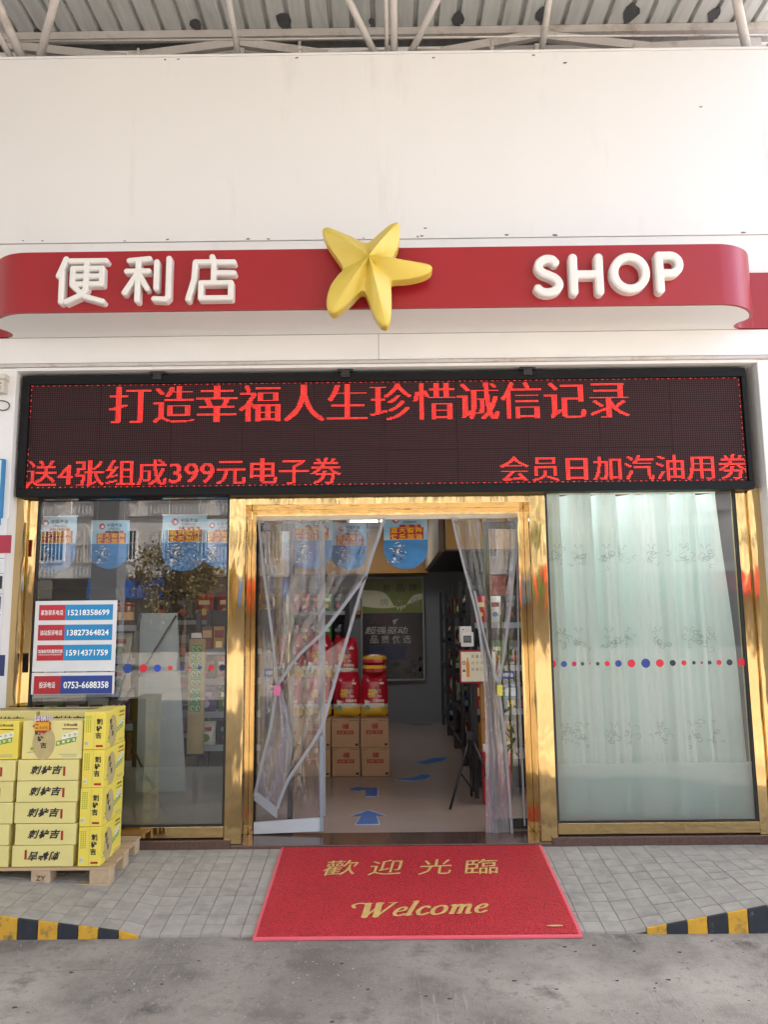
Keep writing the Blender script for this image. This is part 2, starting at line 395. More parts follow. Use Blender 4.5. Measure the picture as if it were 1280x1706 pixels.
def arc(cx, cy, rx, ry, a0, a1, n=14): return [(cx+rx*math.cos(rad(a0+(a1-a0)*i/n)), cy+ry*math.sin(rad(a0+(a1-a0)*i/n))) for i in range(n+1)]
def catmull(P_, n=4, closed=True):
    out = []; m = len(P_)
    for i in range(m if closed else m-1):
        p = [np.array(P_[(i+k-1) % m] if closed else P_[min(max(i+k-1, 0), m-1)], float) for k in range(4)]
        for t in np.linspace(0, 1, n, endpoint=False):
            out.append(tuple(.5*((2*p[1])+(-p[0]+p[2])*t+(2*p[0]-5*p[1]+4*p[2]-p[3])*t*t+(-p[0]+3*p[1]-3*p[2]+p[3])*t**3)))
    if not closed: out.append(tuple(P_[-1]))
    return out

# ------------------------------------------------------------ ground and pavement
g = MB(); g.quad((-90, -90, 0), (90, -90, 0), (90, 60, 0), (-90, 60, 0)); struct('ground', g, m_road)
TX = .104; TY = .1; X_OFF = 1.302
def hf(x):
    a = .03+(x-1.302)/.6*.10 if x > 1.25 else (.03+(-1.324-x)/.7*.085 if x < -1.3 else .012)
    return max(.012, min(.15, a))
def surf(x, y):
    t = max(0, min(1, (y+1.03)/1.0)); return hf(x)+(.15-hf(x))*t
pv = MB(); xs = [X_OFF+TX*k for k in range(-46, 24)]
for a, b in zip(xs[:-1], xs[1:]):
    v = []
    for x in (a, b):
        for y, dz in ((-1.028, -.008), (-.031, -.008)): v.append((x, y, surf(x, y)+dz))
    pv.hexa([(a, -1.028, -.05), (b, -1.028, -.05), (b, -.031, -.05), (a, -.031, -.05)], [v[0], v[2], v[3], v[1]])
pavement = struct('pavement', pv, m_joint)
rest = MB(); cnt = 0
for i, (a, b) in enumerate(zip(xs[:-1], xs[1:])):
    for j in range(10):
        y0 = -1.03+TY*j; y1 = y0+TY; xm = (a+b)/2
        j_ = .0016; e = [R.uniform(-.0012, .0012) for _ in range(5)]
        P4 = [(a+j_, y0+j_), (b-j_, y0+j_), (b-j_, y1-j_), (a+j_, y1-j_)]
        mb_ = MB(); bot = [(x, y, surf(x, y)-.02) for x, y in P4]; top = [(x, y, surf(x, y)+e[4]+e[k]*.5) for k, (x, y) in enumerate(P4)]
        hid = (-.62 < xm < .90 and y0 > -1.05) or xm > 2.06+.45*(y0+1.03) or xm < -2.2-.3*(y0+1.03) or (xm < -1.7 and y0 > -.5)
        if hid: rest.hexa(bot, top)
        else:
            mb_.hexa(bot, top); part('tile', mb_, m_tile, pavement); cnt += 1
part('tile', rest, m_tile, pavement, kind='stuff')
kerb = MB(); kerb.box(-4, -3.9, -1.03, -1.0, -.05, .02); 
kerb = thing('kerb', 'yellow and black painted kerb stones edging the tiled pavement ramp', 'kerb', (0, -1.03, 0))
k0 = 0
for i, (a, b) in enumerate(zip(xs[:-1], xs[1:])):
    if (a > 1.29 or b < -1.27):
        c = MB(); za, zb = surf(a, -1.03), surf(b, -1.03); f = .0025
        c.hexa([(a+f, -1.039, -.03), (b-f, -1.039, -.03), (b-f, -1.031, -.03), (a+f, -1.031, -.03)], [(a+f, -1.039, za-.003), (b-f, -1.039, zb-.003), (b-f, -1.031, zb+.001), (a+f, -1.031, za+.001)])
        part('kerb_stone', c, m_ky if i % 2 == 0 else m_kb, kerb)
# debris: small pale chips on the concrete
db = MB()
for k in range(260):
    x = R.gauss(-.9, .5) if k < 150 else R.uniform(-2.4, 2.4); y = R.uniform(-1.75, -1.1) if k < 150 else R.uniform(-2.6, -1.1); s = R.uniform(.0015, .005)
    pts = [(x+s*math.cos(t+R.uniform(-.3, .3)), y+s*math.sin(t)) for t in (0, 1.3, 2.5, 3.8, 5.1)]
    db.prism_z(pts, 0, s*.8)
o = solo('grit', db, M('pale_grit', (.38, .36, .33), .9), 'pale grit and chips scattered on the concrete before the mat', 'grit'); o['kind'] = 'stuff'

db = MB()
for k in range(46):
    x = R.uniform(-1.9, 1.9) if k < 20 else R.gauss(1.3, .5); y = R.uniform(-2.1, -1.12); s = R.uniform(.003, .011)
    db.prism_z([(x+s*R.uniform(.6, 1.5)*math.cos(t), y+s*R.uniform(.4, .9)*math.sin(t)) for t in (0, .9, 1.9, 2.8, 3.9, 5.0)], 0, .0018)
o = solo('litter', db, M('dark_leaf_bits', (.06, .05, .042), .9), 'small dark leaf scraps and gum spots on the concrete in front', 'litter'); o['kind'] = 'stuff'
ck = MB()
for x0, y0, a, n_ in ((-2.3, -1.5, .12, 16), (.55, -1.9, -.2, 14), (1.1, -1.12, .5, 8)):
    p_ = [(x0, y0)]
    for k in range(n_): p_.append((p_[-1][0]+.085*math.cos(a)+R.uniform(-.01, .01), p_[-1][1]+.085*math.sin(a)+R.uniform(-.03, .03)))
    for (ax, ay), (bx_, by) in zip(p_[:-1], p_[1:]): ck.quad((ax, ay-.0011, .0012), (bx_, by-.0011, .0012), (bx_, by+.0009, .0012), (ax, ay+.0009, .0012))
o = solo('concrete_cracks', ck, M('crack_dark', (.07, .062, .055), .95), 'thin dark hairline cracks wandering across the foreground concrete', 'cracks'); o['kind'] = 'stuff'
# ------------------------------------------------------------ shop building
shop = thing('shop_building', 'white clad petrol station shop front with polished gold door and window frames', 'building', (0, 0, 0))
w = MB()
w.box(-7, 7, -.14, .12, 4.256, 5.682)
part('upper_wall', w, m_wall, shop)
w = MB(); w.box(-7, 7, -.13, .12, 3.95, 4.252); part('wall_band', w, m_wall, shop)
w = MB(); w.box(-7, 7, -.147, .10, 5.684, 5.70); part('wall_capping', w, m_white, shop)
f_ = MB(); f_.box(-7, -.049, -.14, .12, 3.375, 3.556); f_.box(-.046, 7, -.14, .12, 3.375, 3.556); part('fascia', f_, m_white, shop)
f_ = MB(); f_.box(-7, 7, -.155, .12, 3.345, 3.368); part('fascia_trim', f_, m_steel, shop, bevel=.004)
f_ = MB(); f_.box(-2.54, 2.545, -.14, .12, 3.322, 3.343); part('lintel', f_, m_white, shop)
for a, b in ((-4.6, -2.541), (2.546, 4.6)):
    f_ = MB(); f_.box(a, b, -.14, .12, -.02, 3.343); part('pilaster', f_, m_white, shop, bevel=.006)
f_ = MB(); f_.box(-2.53, 2.53, 0.01, .10, 2.50, 3.32); part('backing_wall', f_, m_dark, shop)
for a, b in ((-2.54, -1.04), (1.04, 2.54)):
    f_ = MB(); f_.box(a, b, -.03, .25, -.05, .205); part('plinth', f_, m_granite, shop, bevel=.004)
f_ = MB(); f_.box(-1.038, 1.038, -.03, .26, -.05, .17); part('doorstep', f_, m_granite, shop, bevel=.004)
# door surround in gold: outer face plus deep reveals
d = MB(); g0, g1 = -.003, .25
d.box(-1.085, -.972, g0, .27, .172, 2.492); d.box(.975, 1.083, g0, .27, .172, 2.492); d.box(-.9715, .9745, g0, .27, 2.392, 2.492)
door = part('door_surround', d, m_gold, shop, bevel=.003)
tr = MB(); tr.box(-.94, .93, .235, .262, 2.314, 2.345);  tr.box(-.94, .93, .228, .234, 2.318, 2.324)
hg = MB(); hg.box(-.97, .973, .236, .262, 2.3465, 2.3912); hg.box(-.97, -.9405, .236, .262, .172, 2.346); hg.box(.9305, .973, .236, .262, .172, 2.346); part('header_filler', hg, m_gold, door)
part('header_track', tr, M('cream_aluminium', (.66, .60, .50), .35, var=.05), door)
for sgn, (a, b) in ((-1, (-2.405, -1.088)), (1, (1.086, 2.39))):
    m_ = MB()
    if sgn < 0: m_.box(-2.54, -2.466, -.03, .08, .206, 2.47); m_.box(-2.465, -2.406, -.006, .08, .206, 2.47)
    else: m_.box(2.391, 2.462, -.006, .08, .206, 2.47); m_.box(2.463, 2.545, -.03, .08, .206, 2.47)
    m_.box(a, b, -.006, .08, 2.452, 2.472)
    m_.box(a, b, -.006, .08, .215, .284)
    wf = part('window_frame', m_, m_gold, shop, bevel=.002)
    ed = MB(); ed.box(a, a+.012, .0, .03, .285, 2.451); ed.box(b-.012, b, .0, .03, .285, 2.451); ed.box(a+.0125, b-.0125, .0, .03, .285, .292); part('gasket', ed, m_rubber, wf)
    gl = MB(); gl.rectf(a+.012, b-.012, .293, 2.451, .012); part('pane', gl, m_glass if sgn < 0 else m_glass2, wf)
    fr = MB(); fr.rectf(a+.013, b-.013, .294, .657, .017); part('frosted_film', fr, m_frost, wf)
    # round dots sticker band
    if sgn > 0: D_ = [(1.094, 0.024, 'r'), (1.17, 0.02, 'b'), (1.238, 0.016, 'm'), (1.294, 0.012, 'g'), (1.344, 0.007, 'r'), (1.396, 0.012, 'g'), (1.459, 0.017, 'r'), (1.534, 0.022, 'b'), (1.621, 0.026, 'r'), (1.717, 0.03, 'b'), (1.811, 0.026, 'r'), (1.897, 0.02, 'k'), (1.971, 0.017, 'r'), (2.038, 0.012, 'g'), (2.091, 0.008, 'm'), (2.143, 0.013, 'g'), (2.206, 0.017, 'r'), (2.276, 0.02, 'k'), (2.356, 0.027, 'r')]
    else: D_ = [(-1.752, .031, 'b'), (-1.648, .027, 'r'), (-1.553, .023, 'u'), (-1.467, .016, 'o'), (-1.392, .013, 'b'), (-1.338, .009, 'o'), (-1.27, .013, 'b'), (-1.193, .019, 'r'), (-1.118, .021, 'k')]
    dc = {'r': 'c8102e', 'm': 'a81240', 'b': '123a86', 'g': '1d3c44', 'k': '16233e', 'u': '1a43b0', 'o': 'c8302a'}
    for x, r_, c_ in D_:
        q = MB(); q.add([(x, .009, 1.297)]+[(x+r_*math.cos(t*math.pi/12), .009, 1.297+r_*math.sin(t*math.pi/12)) for t in range(24)], [(0, k+1, (k+1) % 24+1) for k in range(24)])
        part('dot_sticker', q, P(dc[c_], .4), wf)
# two extra dots at the right edge sit partly over the gasket
mk = MB()
for x, z, s in [(1.329, 5.594, .012), (2.293, 5.233, .01), (-1.584, 5.665, .01), (-1.49, 5.667, .008), (.29, 4.33, .009), (1.1, 5.66, .012), (-.62, 5.665, .01), (.37, 5.65, .01)]+[(R.uniform(-2.6, 2.6), 4.262+R.uniform(0, .014), R.uniform(.005, .014)) for _ in range(15)]:
    pts = [(x+s*R.uniform(.5, 1.8)*math.cos(t), z+s*R.uniform(.3, .8)*math.sin(t)) for t in (0, 1, 2, 3, 4, 5)]
    mk.prism_y(pts, -.1425, -.139)
part('dirt_marks', mk, M('grime', (.16, .14, .12), .9, var=.3, scale=40), shop)

# ------------------------------------------------------------ red ribbon sign
SPR = [(1.966, -.573), (2.10, -.573), (2.177, -.568), (2.262, -.543), (2.345, -.488), (2.402, -.42), (2.432, -.35), (2.425, -.30), (2.40, -.262), (2.392, -.225), (2.41, -.185), (2.455, -.157), (2.53, -.150), (2.62, -.147), (3.4, -.147)]
SPR = catmull(SPR, 4, False)
path = [(-x-.175, y) for x, y in SPR][::-1]+SPR
sign = thing('ribbon_sign', 'long red ribbon sign with curled ends carrying raised white characters', 'sign', (0, -.36, 3.56))
rb = MB(); th = .022; n = len(path); off = []
for i in range(n):
    a, b = Vector(path[max(i-1, 0)]), Vector(path[min(i+1, n-1)]); t_ = (b-a).normalized(); off.append((path[i][0]-t_.y*th, path[i][1]+t_.x*th))
Z0, Z1 = 3.562, 3.966
v = []
for (x, y), (u, q) in zip(path, off): v += [(x, y, Z0), (x, y, Z1), (u, q, Z1), (u, q, Z0)]
fs = []
for i in range(n-1):
    a, b = i*4, i*4+4
    fs += [(a, b, b+1, a+1), (a+1, b+1, b+2, a+2), (a+2, b+2, b+3, a+3), (a+3, b+3, b, a)]
rb.add(v, fs); part('ribbon_panel', rb, m_red, sign)
sf = MB(); inner = [(x, y+.012) for x, y in path if abs(x+.0875) < 2.62]
poly = [(x, y) for x, y in inner]+[(2.5, -.142), (-2.7, -.142)]
ins = [(x, y) for x, y in off if abs(x+.0875) < 2.52]
sf.prism_z(ins+[(2.44, -.1405), (-2.61, -.1405)], 3.5585, 3.5615)
part('soffit', sf, m_white, sign)
tp = MB(); tp.prism_z(ins+[(2.44, -.1405), (-2.61, -.1405)], 3.955, 3.96); part('top_cover', tp, m_white, sign)

def ccmap(px, py):   # crop pixels of the left characters -> metres on the sign face
    return (-2.092+(px-107)*.0010743, 3.917-(py-85)*.00112)
def chars(strokes, hw, mapf, name):
    conv = []
    for st in strokes: conv.append([mapf(*p) for p in st])
    mb_ = MB(); sdf_relief(mb_, conv, hw, lambda x, z, h: (x, -.5735-h, z), .062, cham=.16, step=hw/4.5)
    part(name, mb_, m_letter, sign, smooth=False)
bian = [[(170, 108), (150, 160), (130, 208)], [(150, 185), (150, 362)], [(195, 120), (405, 120)], [(212, 165), (385, 165), (385, 258), (212, 258), (212, 165)], [(212, 212), (385, 212)], [(293, 120), (293, 285), (262, 325), (180, 362)], [(214, 265), (285, 330), (395, 362)]]
li = [[(545, 122), (662, 112)], [(532, 185), (660, 185)], [(598, 120), (598, 358)], [(588, 210), (522, 312)], [(610, 215), (655, 288)], [(708, 132), (708, 288)], [(780, 112), (780, 340), (765, 355), (698, 350)]]
dian = [[(1035, 105), (1040, 130)], [(938, 135), (1162, 138)], [(936, 140), (930, 240), (898, 355)], [(1045, 150), (1045, 250)], [(1060, 200), (1165, 202)], [(972, 260), (1148, 260), (1148, 350), (972, 350), (972, 260)]]
for st, nm in ((bian, 'character'), (li, 'character'), (dian, 'character')): chars(st, .0185, ccmap, nm)
def shmap(px, py): return (.939+(px-112)*.000892, 3.877-(py-107)*.000945)
Ss = catmull([(268, 158), (245, 136), (200, 134), (158, 160), (152, 198), (178, 228), (225, 248), (272, 275), (292, 315), (268, 352), (220, 368), (170, 362), (142, 340)], 3, False)
for st in ([Ss], [[(395, 128), (395, 366)], [(577, 128), (577, 366)], [(395, 245), (577, 245)]], [arc(795, 238, 112, 112, 0, 360, 30)], [[(1005, 125), (1005, 358)], [(1005, 120), (1080, 120)]+arc(1085, 182, 62, 62, -90, 90, 10)+[(1005, 244)]]):
    chars(st, .0275, shmap, 'letter')

# ------------------------------------------------------------ star
SK = 4.923; pts = [(145, 140), (165, 113), (210, 115), (300, 150), (400, 190), (480, 230), (530, 245), (575, 228), (650, 165), (740, 95), (805, 70), (830, 95), (832, 190), (808, 290), (782, 345), (790, 375), (850, 388), (960, 410), (1060, 425), (1105, 440), (1110, 470), (1080, 503), (1000, 535), (880, 556), (775, 562), (750, 585), (752, 680), (750, 800), (735, 900), (715, 930), (690, 938), (650, 920), (600, 850), (560, 750), (525, 668), (497, 648), (460, 670), (380, 748), (290, 815), (240, 832), (203, 812), (184, 770), (187, 690), (220, 600), (280, 520), (322, 478), (322, 445), (275, 370), (210, 280), (165, 205)]
def stm(px, py):   # crop pixels -> metres in the plane y = -0.72
    X = px/SK+500; Y = py/SK+360
    return (.003474*(X-640)-.003, 4.02-(Y-385)*.003835+(X-530)*-.00003)
so_ = catmull([stm(*p) for p in pts], 3)
cx_, cz_ = stm(560, 415)
tips = [stm(*p) for p in ((172, 118), (818, 75), (1108, 455), (695, 938), (212, 820))]
star = thing('yellow_star', 'large faceted yellow star mounted across the middle of the red ribbon sign', 'star', (cx_, -.6, cz_))
sm = MB(); n = len(so_); rings = [1., .985, .94, .66, .4, .2]; hh = [0, .012, .022, .058, .086, .102]
v = []
dist = [math.hypot(x-cx_, z-cz_) for x, z in so_]
mx_ = [i for i in range(n) if all(dist[i] >= dist[(i+k) % n] for k in range(-12, 13))]; mn_ = [i for i in range(n) if all(dist[i] <= dist[(i+k) % n] for k in range(-12, 13))]
def cyc(i, L_): return min(min((i-k) % n, (k-i) % n) for k in L_)
wt = [cyc(i, mn_)/(cyc(i, mn_)+cyc(i, mx_)+1e-6) for i in range(n)]
for s_, h_ in zip(rings, hh):
    for i, (x, z) in enumerate(so_): v.append((cx_+(x-cx_)*s_, -.72-h_*((.62+.42*wt[i]) if .1 < s_ < .95 else 1), cz_+(z-cz_)*s_))
v.append((cx_, -.72-.112, cz_)); fs = []
for r_ in range(len(rings)-1):
    for k in range(n): fs.append((r_*n+k, (r_+1)*n+k, (r_+1)*n+(k+1) % n, r_*n+(k+1) % n))
for k in range(n): fs.append(((len(rings)-1)*n+k, len(v)-1, (len(rings)-1)*n+(k+1) % n))
nb = len(v)
for x, z in so_: v.append((x, -.645, z))
for k in range(n): fs.append((k, (k+1) % n, nb+(k+1) % n, nb+k))
sm.add(v, fs); part('star_body', sm, m_star, star)
bk = MB(); bk.box(cx_-.1, cx_+.1, -.646, -.5745, cz_-.09, cz_+.06); part('mounting_bracket', bk, m_steel, star)

# ------------------------------------------------------------ LED board
led = thing('led_board', 'wide black framed LED message board with glowing red characters above the door', 'led board', (0, -.05, 2.45))
fr = MB(); fr.box(-2.52, 2.482, -.1, .005, 3.237, 3.30); fr.box(-2.52, 2.482, -.1, .005, 2.45, 2.508); fr.box(-2.52, -2.464, -.1, .005, 2.5082, 3.2368); fr.box(2.45, 2.482, -.1, .005, 2.5082, 3.2368)
part('frame', fr, m_blackled, led, bevel=.006)
for i in range(10):
    for j in range(3):
        a = -2.463+i*.4912; b = a+.4895; c = 2.5085+j*.2428
        q = MB(); q.box(a, b, -.0805+R.uniform(-.0012, .0012), -.06, c, c+.2418); part('led_module', q, m_ledface, led)
for x in (-1.58, -.28, .98):
    q = MB(); q.box(x-.055, x+.055, -.11, .0, 3.302, 3.318); q.box(x-.03, x+.03, -.115, -.1005, 3.26, 3.31); part('bracket', q, m_black, led)
pit = .0076; gx0, gz0 = -2.461, 2.513; NX = int(4.908/pit); NZ = int(.722/pit)
def raster(body, x0, x1, z0, z1, dil):
    v, f, _ = textmesh(body, 0, 3); G = np.zeros((NZ, NX), bool)
    X = x0+v[:, 0]*(x1-x0); Z = z0+v[:, 1]*(z1-z0); X = (X-gx0)/pit; Z = (Z-gz0)/pit
    for t in f:
        for k in range(1, len(t)-1):
            ax, ay, bx, by, c_x, c_y = X[t[0]], Z[t[0]], X[t[k]], Z[t[k]], X[t[k+1]], Z[t[k+1]]
            ia, ib = max(0, int(min(ax, bx, c_x)-1)), min(NX-1, int(max(ax, bx, c_x)+1)); ja, jb = max(0, int(min(ay, by, c_y)-1)), min(NZ-1, int(max(ay, by, c_y)+1))
            if ia > ib or ja > jb: continue
            gx, gy = np.meshgrid(np.arange(ia, ib+1)+.5, np.arange(ja, jb+1)+.5)
            e0 = (bx-ax)*(gy-ay)-(by-ay)*(gx-ax); e1 = (c_x-bx)*(gy-by)-(c_y-by)*(gx-bx); e2 = (ax-c_x)*(gy-c_y)-(ay-c_y)*(gx-c_x)
            ins_ = ((e0 >= 0) & (e1 >= 0) & (e2 >= 0)) | ((e0 <= 0) & (e1 <= 0) & (e2 <= 0)); G[ja:jb+1, ia:ib+1] |= ins_
    if dil > 1: G[1:] &= G[:-1]
    for _ in range(dil): G[:, 1:] |= G[:, :-1]
    return G
G = raster('打造幸福人生珍惜诚信记录', -1.915, 1.664, 2.95, 3.219, 2)
G2 = raster('送4张组成399元电子劵', -2.462, -.32, 2.522, 2.704, 1) | raster('会员日加汽油用劵', .767, 2.452, 2.522, 2.694, 1)
Gb = np.zeros((NZ, NX), bool)
pat = [1, 1, 0, 0, 0, 1, 0, 0, 0, 0]
for i in range(NX):
    if pat[i % 10]: Gb[NZ-1, i] = 1; Gb[0, i] = 1
for j in range(NZ):
    if pat[j % 10] and not (38 < j < 62): Gb[j, 0] = 1
    if pat[(j+3) % 10]: Gb[j, NX-1] = 1
for nm, GG, mi_ in (('message_line', G, 0), ('message_line', G2, 0), ('border_lights', Gb, 0)):
    q = MB(); s_ = .0023; rr = random.Random(3)
    for j, i in np.argwhere(GG):
        x = gx0+(i+.5)*pit; z = gz0+(j+.5)*pit
        q.add([(x-s_, -.0835, z-s_), (x+s_, -.0835, z-s_), (x+s_, -.0835, z+s_), (x-s_, -.0835, z+s_)], [(0, 1, 2, 3)], 1 if rr.random() < .35 else 0)
    part(nm, q, [m_led, m_led2], led, kind='stuff')

# ------------------------------------------------------------ welcome mat
mat = thing('welcome_mat', 'large red welcome mat with gold characters lying on the ramp', 'mat', (.13, -.55, .08))
def msurf(x, y): return surf(max(-1.2, min(1.2, x)), y) if y > -1.03 else .012*max(0, 1-(-1.03-y)/.05)
def grid_slab(mb_, x0, x1, y0, y1, nx, ny, th_, lift=.003, wob=.0):
    v = []; f = []
    for k in (0, 1):
        for j in range(ny+1):
            for i in range(nx+1):
                x = x0+(x1-x0)*i/nx; y = y0+(y1-y0)*j/ny
                v.append((x, y, msurf(x, y)+lift+k*th_+wob*math.sin(x*9+y*5)*math.sin(y*11)))
    o_ = (nx+1)*(ny+1)
    for j in range(ny):
        for i in range(nx):
            a = j*(nx+1)+i; f.append((o_+a, o_+a+1, o_+a+nx+2, o_+a+nx+1)); f.append((a, a+nx+1, a+nx+2, a+1))
    for j in range(ny):
        for i in (0, nx):
            a = j*(nx+1)+i; b = a+nx+1; f.append((a, b, b+o_, a+o_) if i == 0 else (b, a, a+o_, b+o_))
    for i in range(nx):
        for j in (0, ny):
            a = j*(nx+1)+i; b = a+1; f.append((b, a, a+o_, b+o_) if j == 0 else (a, b, b+o_, a+o_))
    mb_.add(v, f); return mb_
MX0, MX1, MY0, MY1 = -.706, .965, -1.085, -.034
bm_ = MB(); grid_slab(bm_, MX0+.018, MX1-.018, MY0+.02, MY1-.012, 24, 16, .013, wob=.0012)
# loop pile: short irregular tufts
part('pile', bm_, m_matred, mat)
bm_ = MB(); grid_slab(bm_, MX0, MX1, MY0, MY0+.0195, 24, 1, .008); grid_slab(bm_, MX0, MX1, MY1-.0115, MY1, 24, 1, .008)
grid_slab(bm_, MX0, MX0+.0175, MY0+.02, MY1-.012, 1, 16, .008); grid_slab(bm_, MX1-.0175, MX1, MY0+.02, MY1-.012, 1, 16, .008)
part('border', bm_, M('mat_border_pink', (.80, .13, .16), .45), mat)
m_goldprint = M('gold_print', (.66, .42, .13), .5, var=.15, scale=30, bump=.5, bscale=160)
q = MB()
for k, ch in enumerate('歡迎光臨'):
    v, f, _ = textmesh(ch, .002, 2); xc = [-.305, -.03, .268, .545][k]; w_ = .198; y0, y1 = -.43, -.235
    q.add([(xc-w_/2+a*w_+(b-.5)*.03, y0-.02+(b)*(y1-y0)+a*.02, msurf(xc, y0+b*(y1-y0))+.0185) for a, b in v], f)
part('lettering', q, m_goldprint, mat)
# "Welcome" in a sloped broad-nib hand, as strokes (x along the word, y up)
We = []
def S_(pts, w=.05): We.append((catmull(pts, 5, False) if len(pts) > 2 else list(pts), w))
S_([(-.22, .62), (-.30, .80), (-.14, .90), (.02, .86), (.10, .80)], .035)
S_([(.10, .86), (.16, .4), (.20, .02)], .06); S_([(.20, .02), (.38, .5), (.50, .86)], .03); S_([(.40, .86), (.46, .4), (.50, .02)], .06); S_([(.50, .02), (.70, .5), (.84, .86)], .03)
S_([(.70, .87), (.90, .87)], .022); S_([(.02, .87), (.2, .87)], .022)
def e_(x): S_([(x+.04, .27), (x+.22, .33), (x+.28, .46), (x+.2, .55), (x+.08, .45), (x+.02, .25), (x+.07, .06), (x+.18, .02), (x+.3, .12)], .036)
e_(.95)
S_([(1.44, .9), (1.40, .5), (1.36, .03)], .045); S_([(1.34, .9), (1.46, .9)], .022); S_([(1.28, .03), (1.46, .03)], .022)
S_([(1.86, .45), (1.78, .55), (1.66, .45), (1.6, .25), (1.65, .06), (1.76, .02), (1.88, .12)], .04)
S_([(2.16, .55), (2.04, .45), (1.99, .25), (2.04, .05), (2.16, .02), (2.30, .12), (2.34, .32), (2.29, .5), (2.16, .55)], .04)
S_([(2.50, .55), (2.56, .52), (2.54, .03)], .045); S_([(2.56, .40), (2.68, .55), (2.76, .5), (2.75, .03)], .042); S_([(2.77, .40), (2.89, .55), (2.97, .5), (2.96, .03), (3.03, .03)], .042)
for x in (2.54, 2.75): S_([(x-.06, .02), (x+.06, .02)], .02)
e_(3.16)
q = MB()
def wmap(x, y, h):
    u = (x+.3)/3.76; X = -.245+u*.745+y*.045; Yg = -.915+y*.165+u*.045
    return (X, Yg, msurf(X, Yg)+.0185)
sdf_relief(q, We, .045, wmap, .0, cham=0, aniso=1.5, step=.016)
part('lettering', q, m_goldprint, mat)
q = MB(); q.add([(.84+a*.042+(.0), -1.008+b*.011, msurf(.84, -1.0)+.019) for a, b in [(math.cos(t)*(1 if abs(math.cos(t)) < .8 else 1.05), math.sin(t)) for t in np.linspace(0, 2*math.pi, 16, endpoint=False)]], [tuple(range(16))])
part('label_patch', q, M('cream_label', (.72, .48, .22), .5), mat)

# ------------------------------------------------------------ canopy roof over the forecourt
can = thing('canopy', 'ribbed grey steel forecourt canopy roof on white tubular trusses above the shop wall', 'canopy', (0, -4, 6.2))
RP = .1672
def deck_sheet(x0, ribs, ya, yb):
    pr = []
    for k in range(ribs):
        b = x0+k*RP; pr += [(b, 6.262), (b+.126, 6.262), (b+.134, 6.304), (b+.159, 6.304)]
    pr.append((x0+ribs*RP, 6.262)); q = MB(); v = []; f = []
    for x, z in pr: v += [(x, ya, z), (x, yb, z)]
    for k in range(len(pr)-1): f.append((2*k, 2*k+2, 2*k+3, 2*k+1))
    q.add(v, f); return q
for i in range(-17, 4):  # unseen left run lengthened to shade that side, right end shortened for light
    part('roof_sheet', deck_sheet(i*5*RP-.05, 5, -7.8, .42), m_deck, can)
cv = MB(); cv.box(-17*5*RP-.1, 4*5*RP, -7.8, 1.6, 6.33, 6.36); part('roof_cover', cv, m_deck, can)
for x, y, s in [(-1.466, .225, .045), (-.77, .20, .062), (.596, .21, .05), (1.257, .16, .058), (1.938, .17, .066), (2.599, .19, .05), (-2.74, .28, .03), (-.083, .22, .022), (-1.9, -.6, .05), (.3, -1.1, .06)]:
    pts = [(x+s*R.uniform(.75, 1.15)*math.cos(t*.628), y+s*R.uniform(.7, 1.1)*1.6*math.sin(t*.628)) for t in range(10)]
    q = MB(); q.prism_z(pts, 6.2555, 6.2600); part('torn_patch', q, m_deckp, can)
tb = [((-2.673, .1, 5.70), (-2.80, -.6, 6.2), .034), ((-2.75, .1, 5.72), (-2.85, -.4, 5.98), .024), ((-2.66, .1, 5.70), (-2.14, -.55, 6.22), .03), ((-1.087, .1, 5.80), (-1.125, -.42, 6.23), .022), ((.013, .1, 5.72), (-.43, -.6, 6.2), .026), ((.142, .1, 5.72), (.60, -.6, 6.2), .026), ((.036, .1, 5.70), (.03, -.5, 6.24), .016), ((.091, .1, 5.70), (.082, -.5, 6.24), .027), ((1.203, .1, 5.80), (1.225, -.45, 6.22), .024), ((2.80, .1, 5.70), (2.32, -.6, 6.2), .034), ((2.84, .1, 5.72), (3.0, -.2, 6.0), .022)]
for a, b, r_ in tb:
    q = MB(); q.tube([a, b], r_, 12); part('truss_tube', q, m_steel, can, smooth=True)
for a, b, r_ in [((-3.2, .02, 5.963), (3.2, .02, 5.93), .007), ((-.935, .03, 5.80), (.013, .03, 5.835), .02), ((-2.9, .03, 5.805), (-1.071, .03, 5.80), .02), ((.194, .03, 5.842), (1.185, .03, 5.80), .02), ((1.209, .03, 5.80), (3.2, .03, 5.83), .024)]:
    q = MB(); q.tube([a, b], r_, 8); part('chord_pipe', q, m_steel, can, smooth=True)
for a, b in [((-1.98, 5.974), (-1.113, 6.085)), ((-1.113, 6.085), (-.432, 5.972)), ((.459, 5.979), (1.236, 6.123)), ((1.236, 6.112), (2.097, 5.996)), ((2.097, 5.996), (2.95, 6.025)), ((-2.95, 6.09), (-2.004, 5.965))]:
    q = MB(); q.ribbon([a, b], .034, .20, .24); part('brace', q, m_steel, can)
for x, z0, z1 in ((-1.83, 5.69, 5.86), (-.62, 5.69, 5.9), (.82, 5.69, 5.88), (1.886, 5.69, 5.84)):
    q = MB(); q.tube([(x, -.01, z0), (x, -.01, z1)], .011, 8); q.tube([(x-.016, -.01, z1-.05), (x+.016, -.01, z1-.05)], .013, 8); part('hanger', q, m_steel, can, smooth=True)
q = MB(); q.box(-7, 7, .28, .34, 6.195, 6.258); part('purlin', q, m_steel, can)
q = MB(); q.box(-7, 7, .35, .42, 6.065, 6.14); part('beam', q, m_white, can)
for x in (-1.11, 1.22, .07):
    q = MB(); q.box(x-.04, x+.04, .16, .25, 5.66, 6.0); part('stub_post', q, m_steel, can)
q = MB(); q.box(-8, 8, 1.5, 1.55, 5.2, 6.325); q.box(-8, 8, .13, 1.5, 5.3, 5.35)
part('rear_shade_closure', q, M('brown_shadow_board', (.10, .07, .065), .8), can)  # dark boards, coloured as the shade in the gap behind the trusses
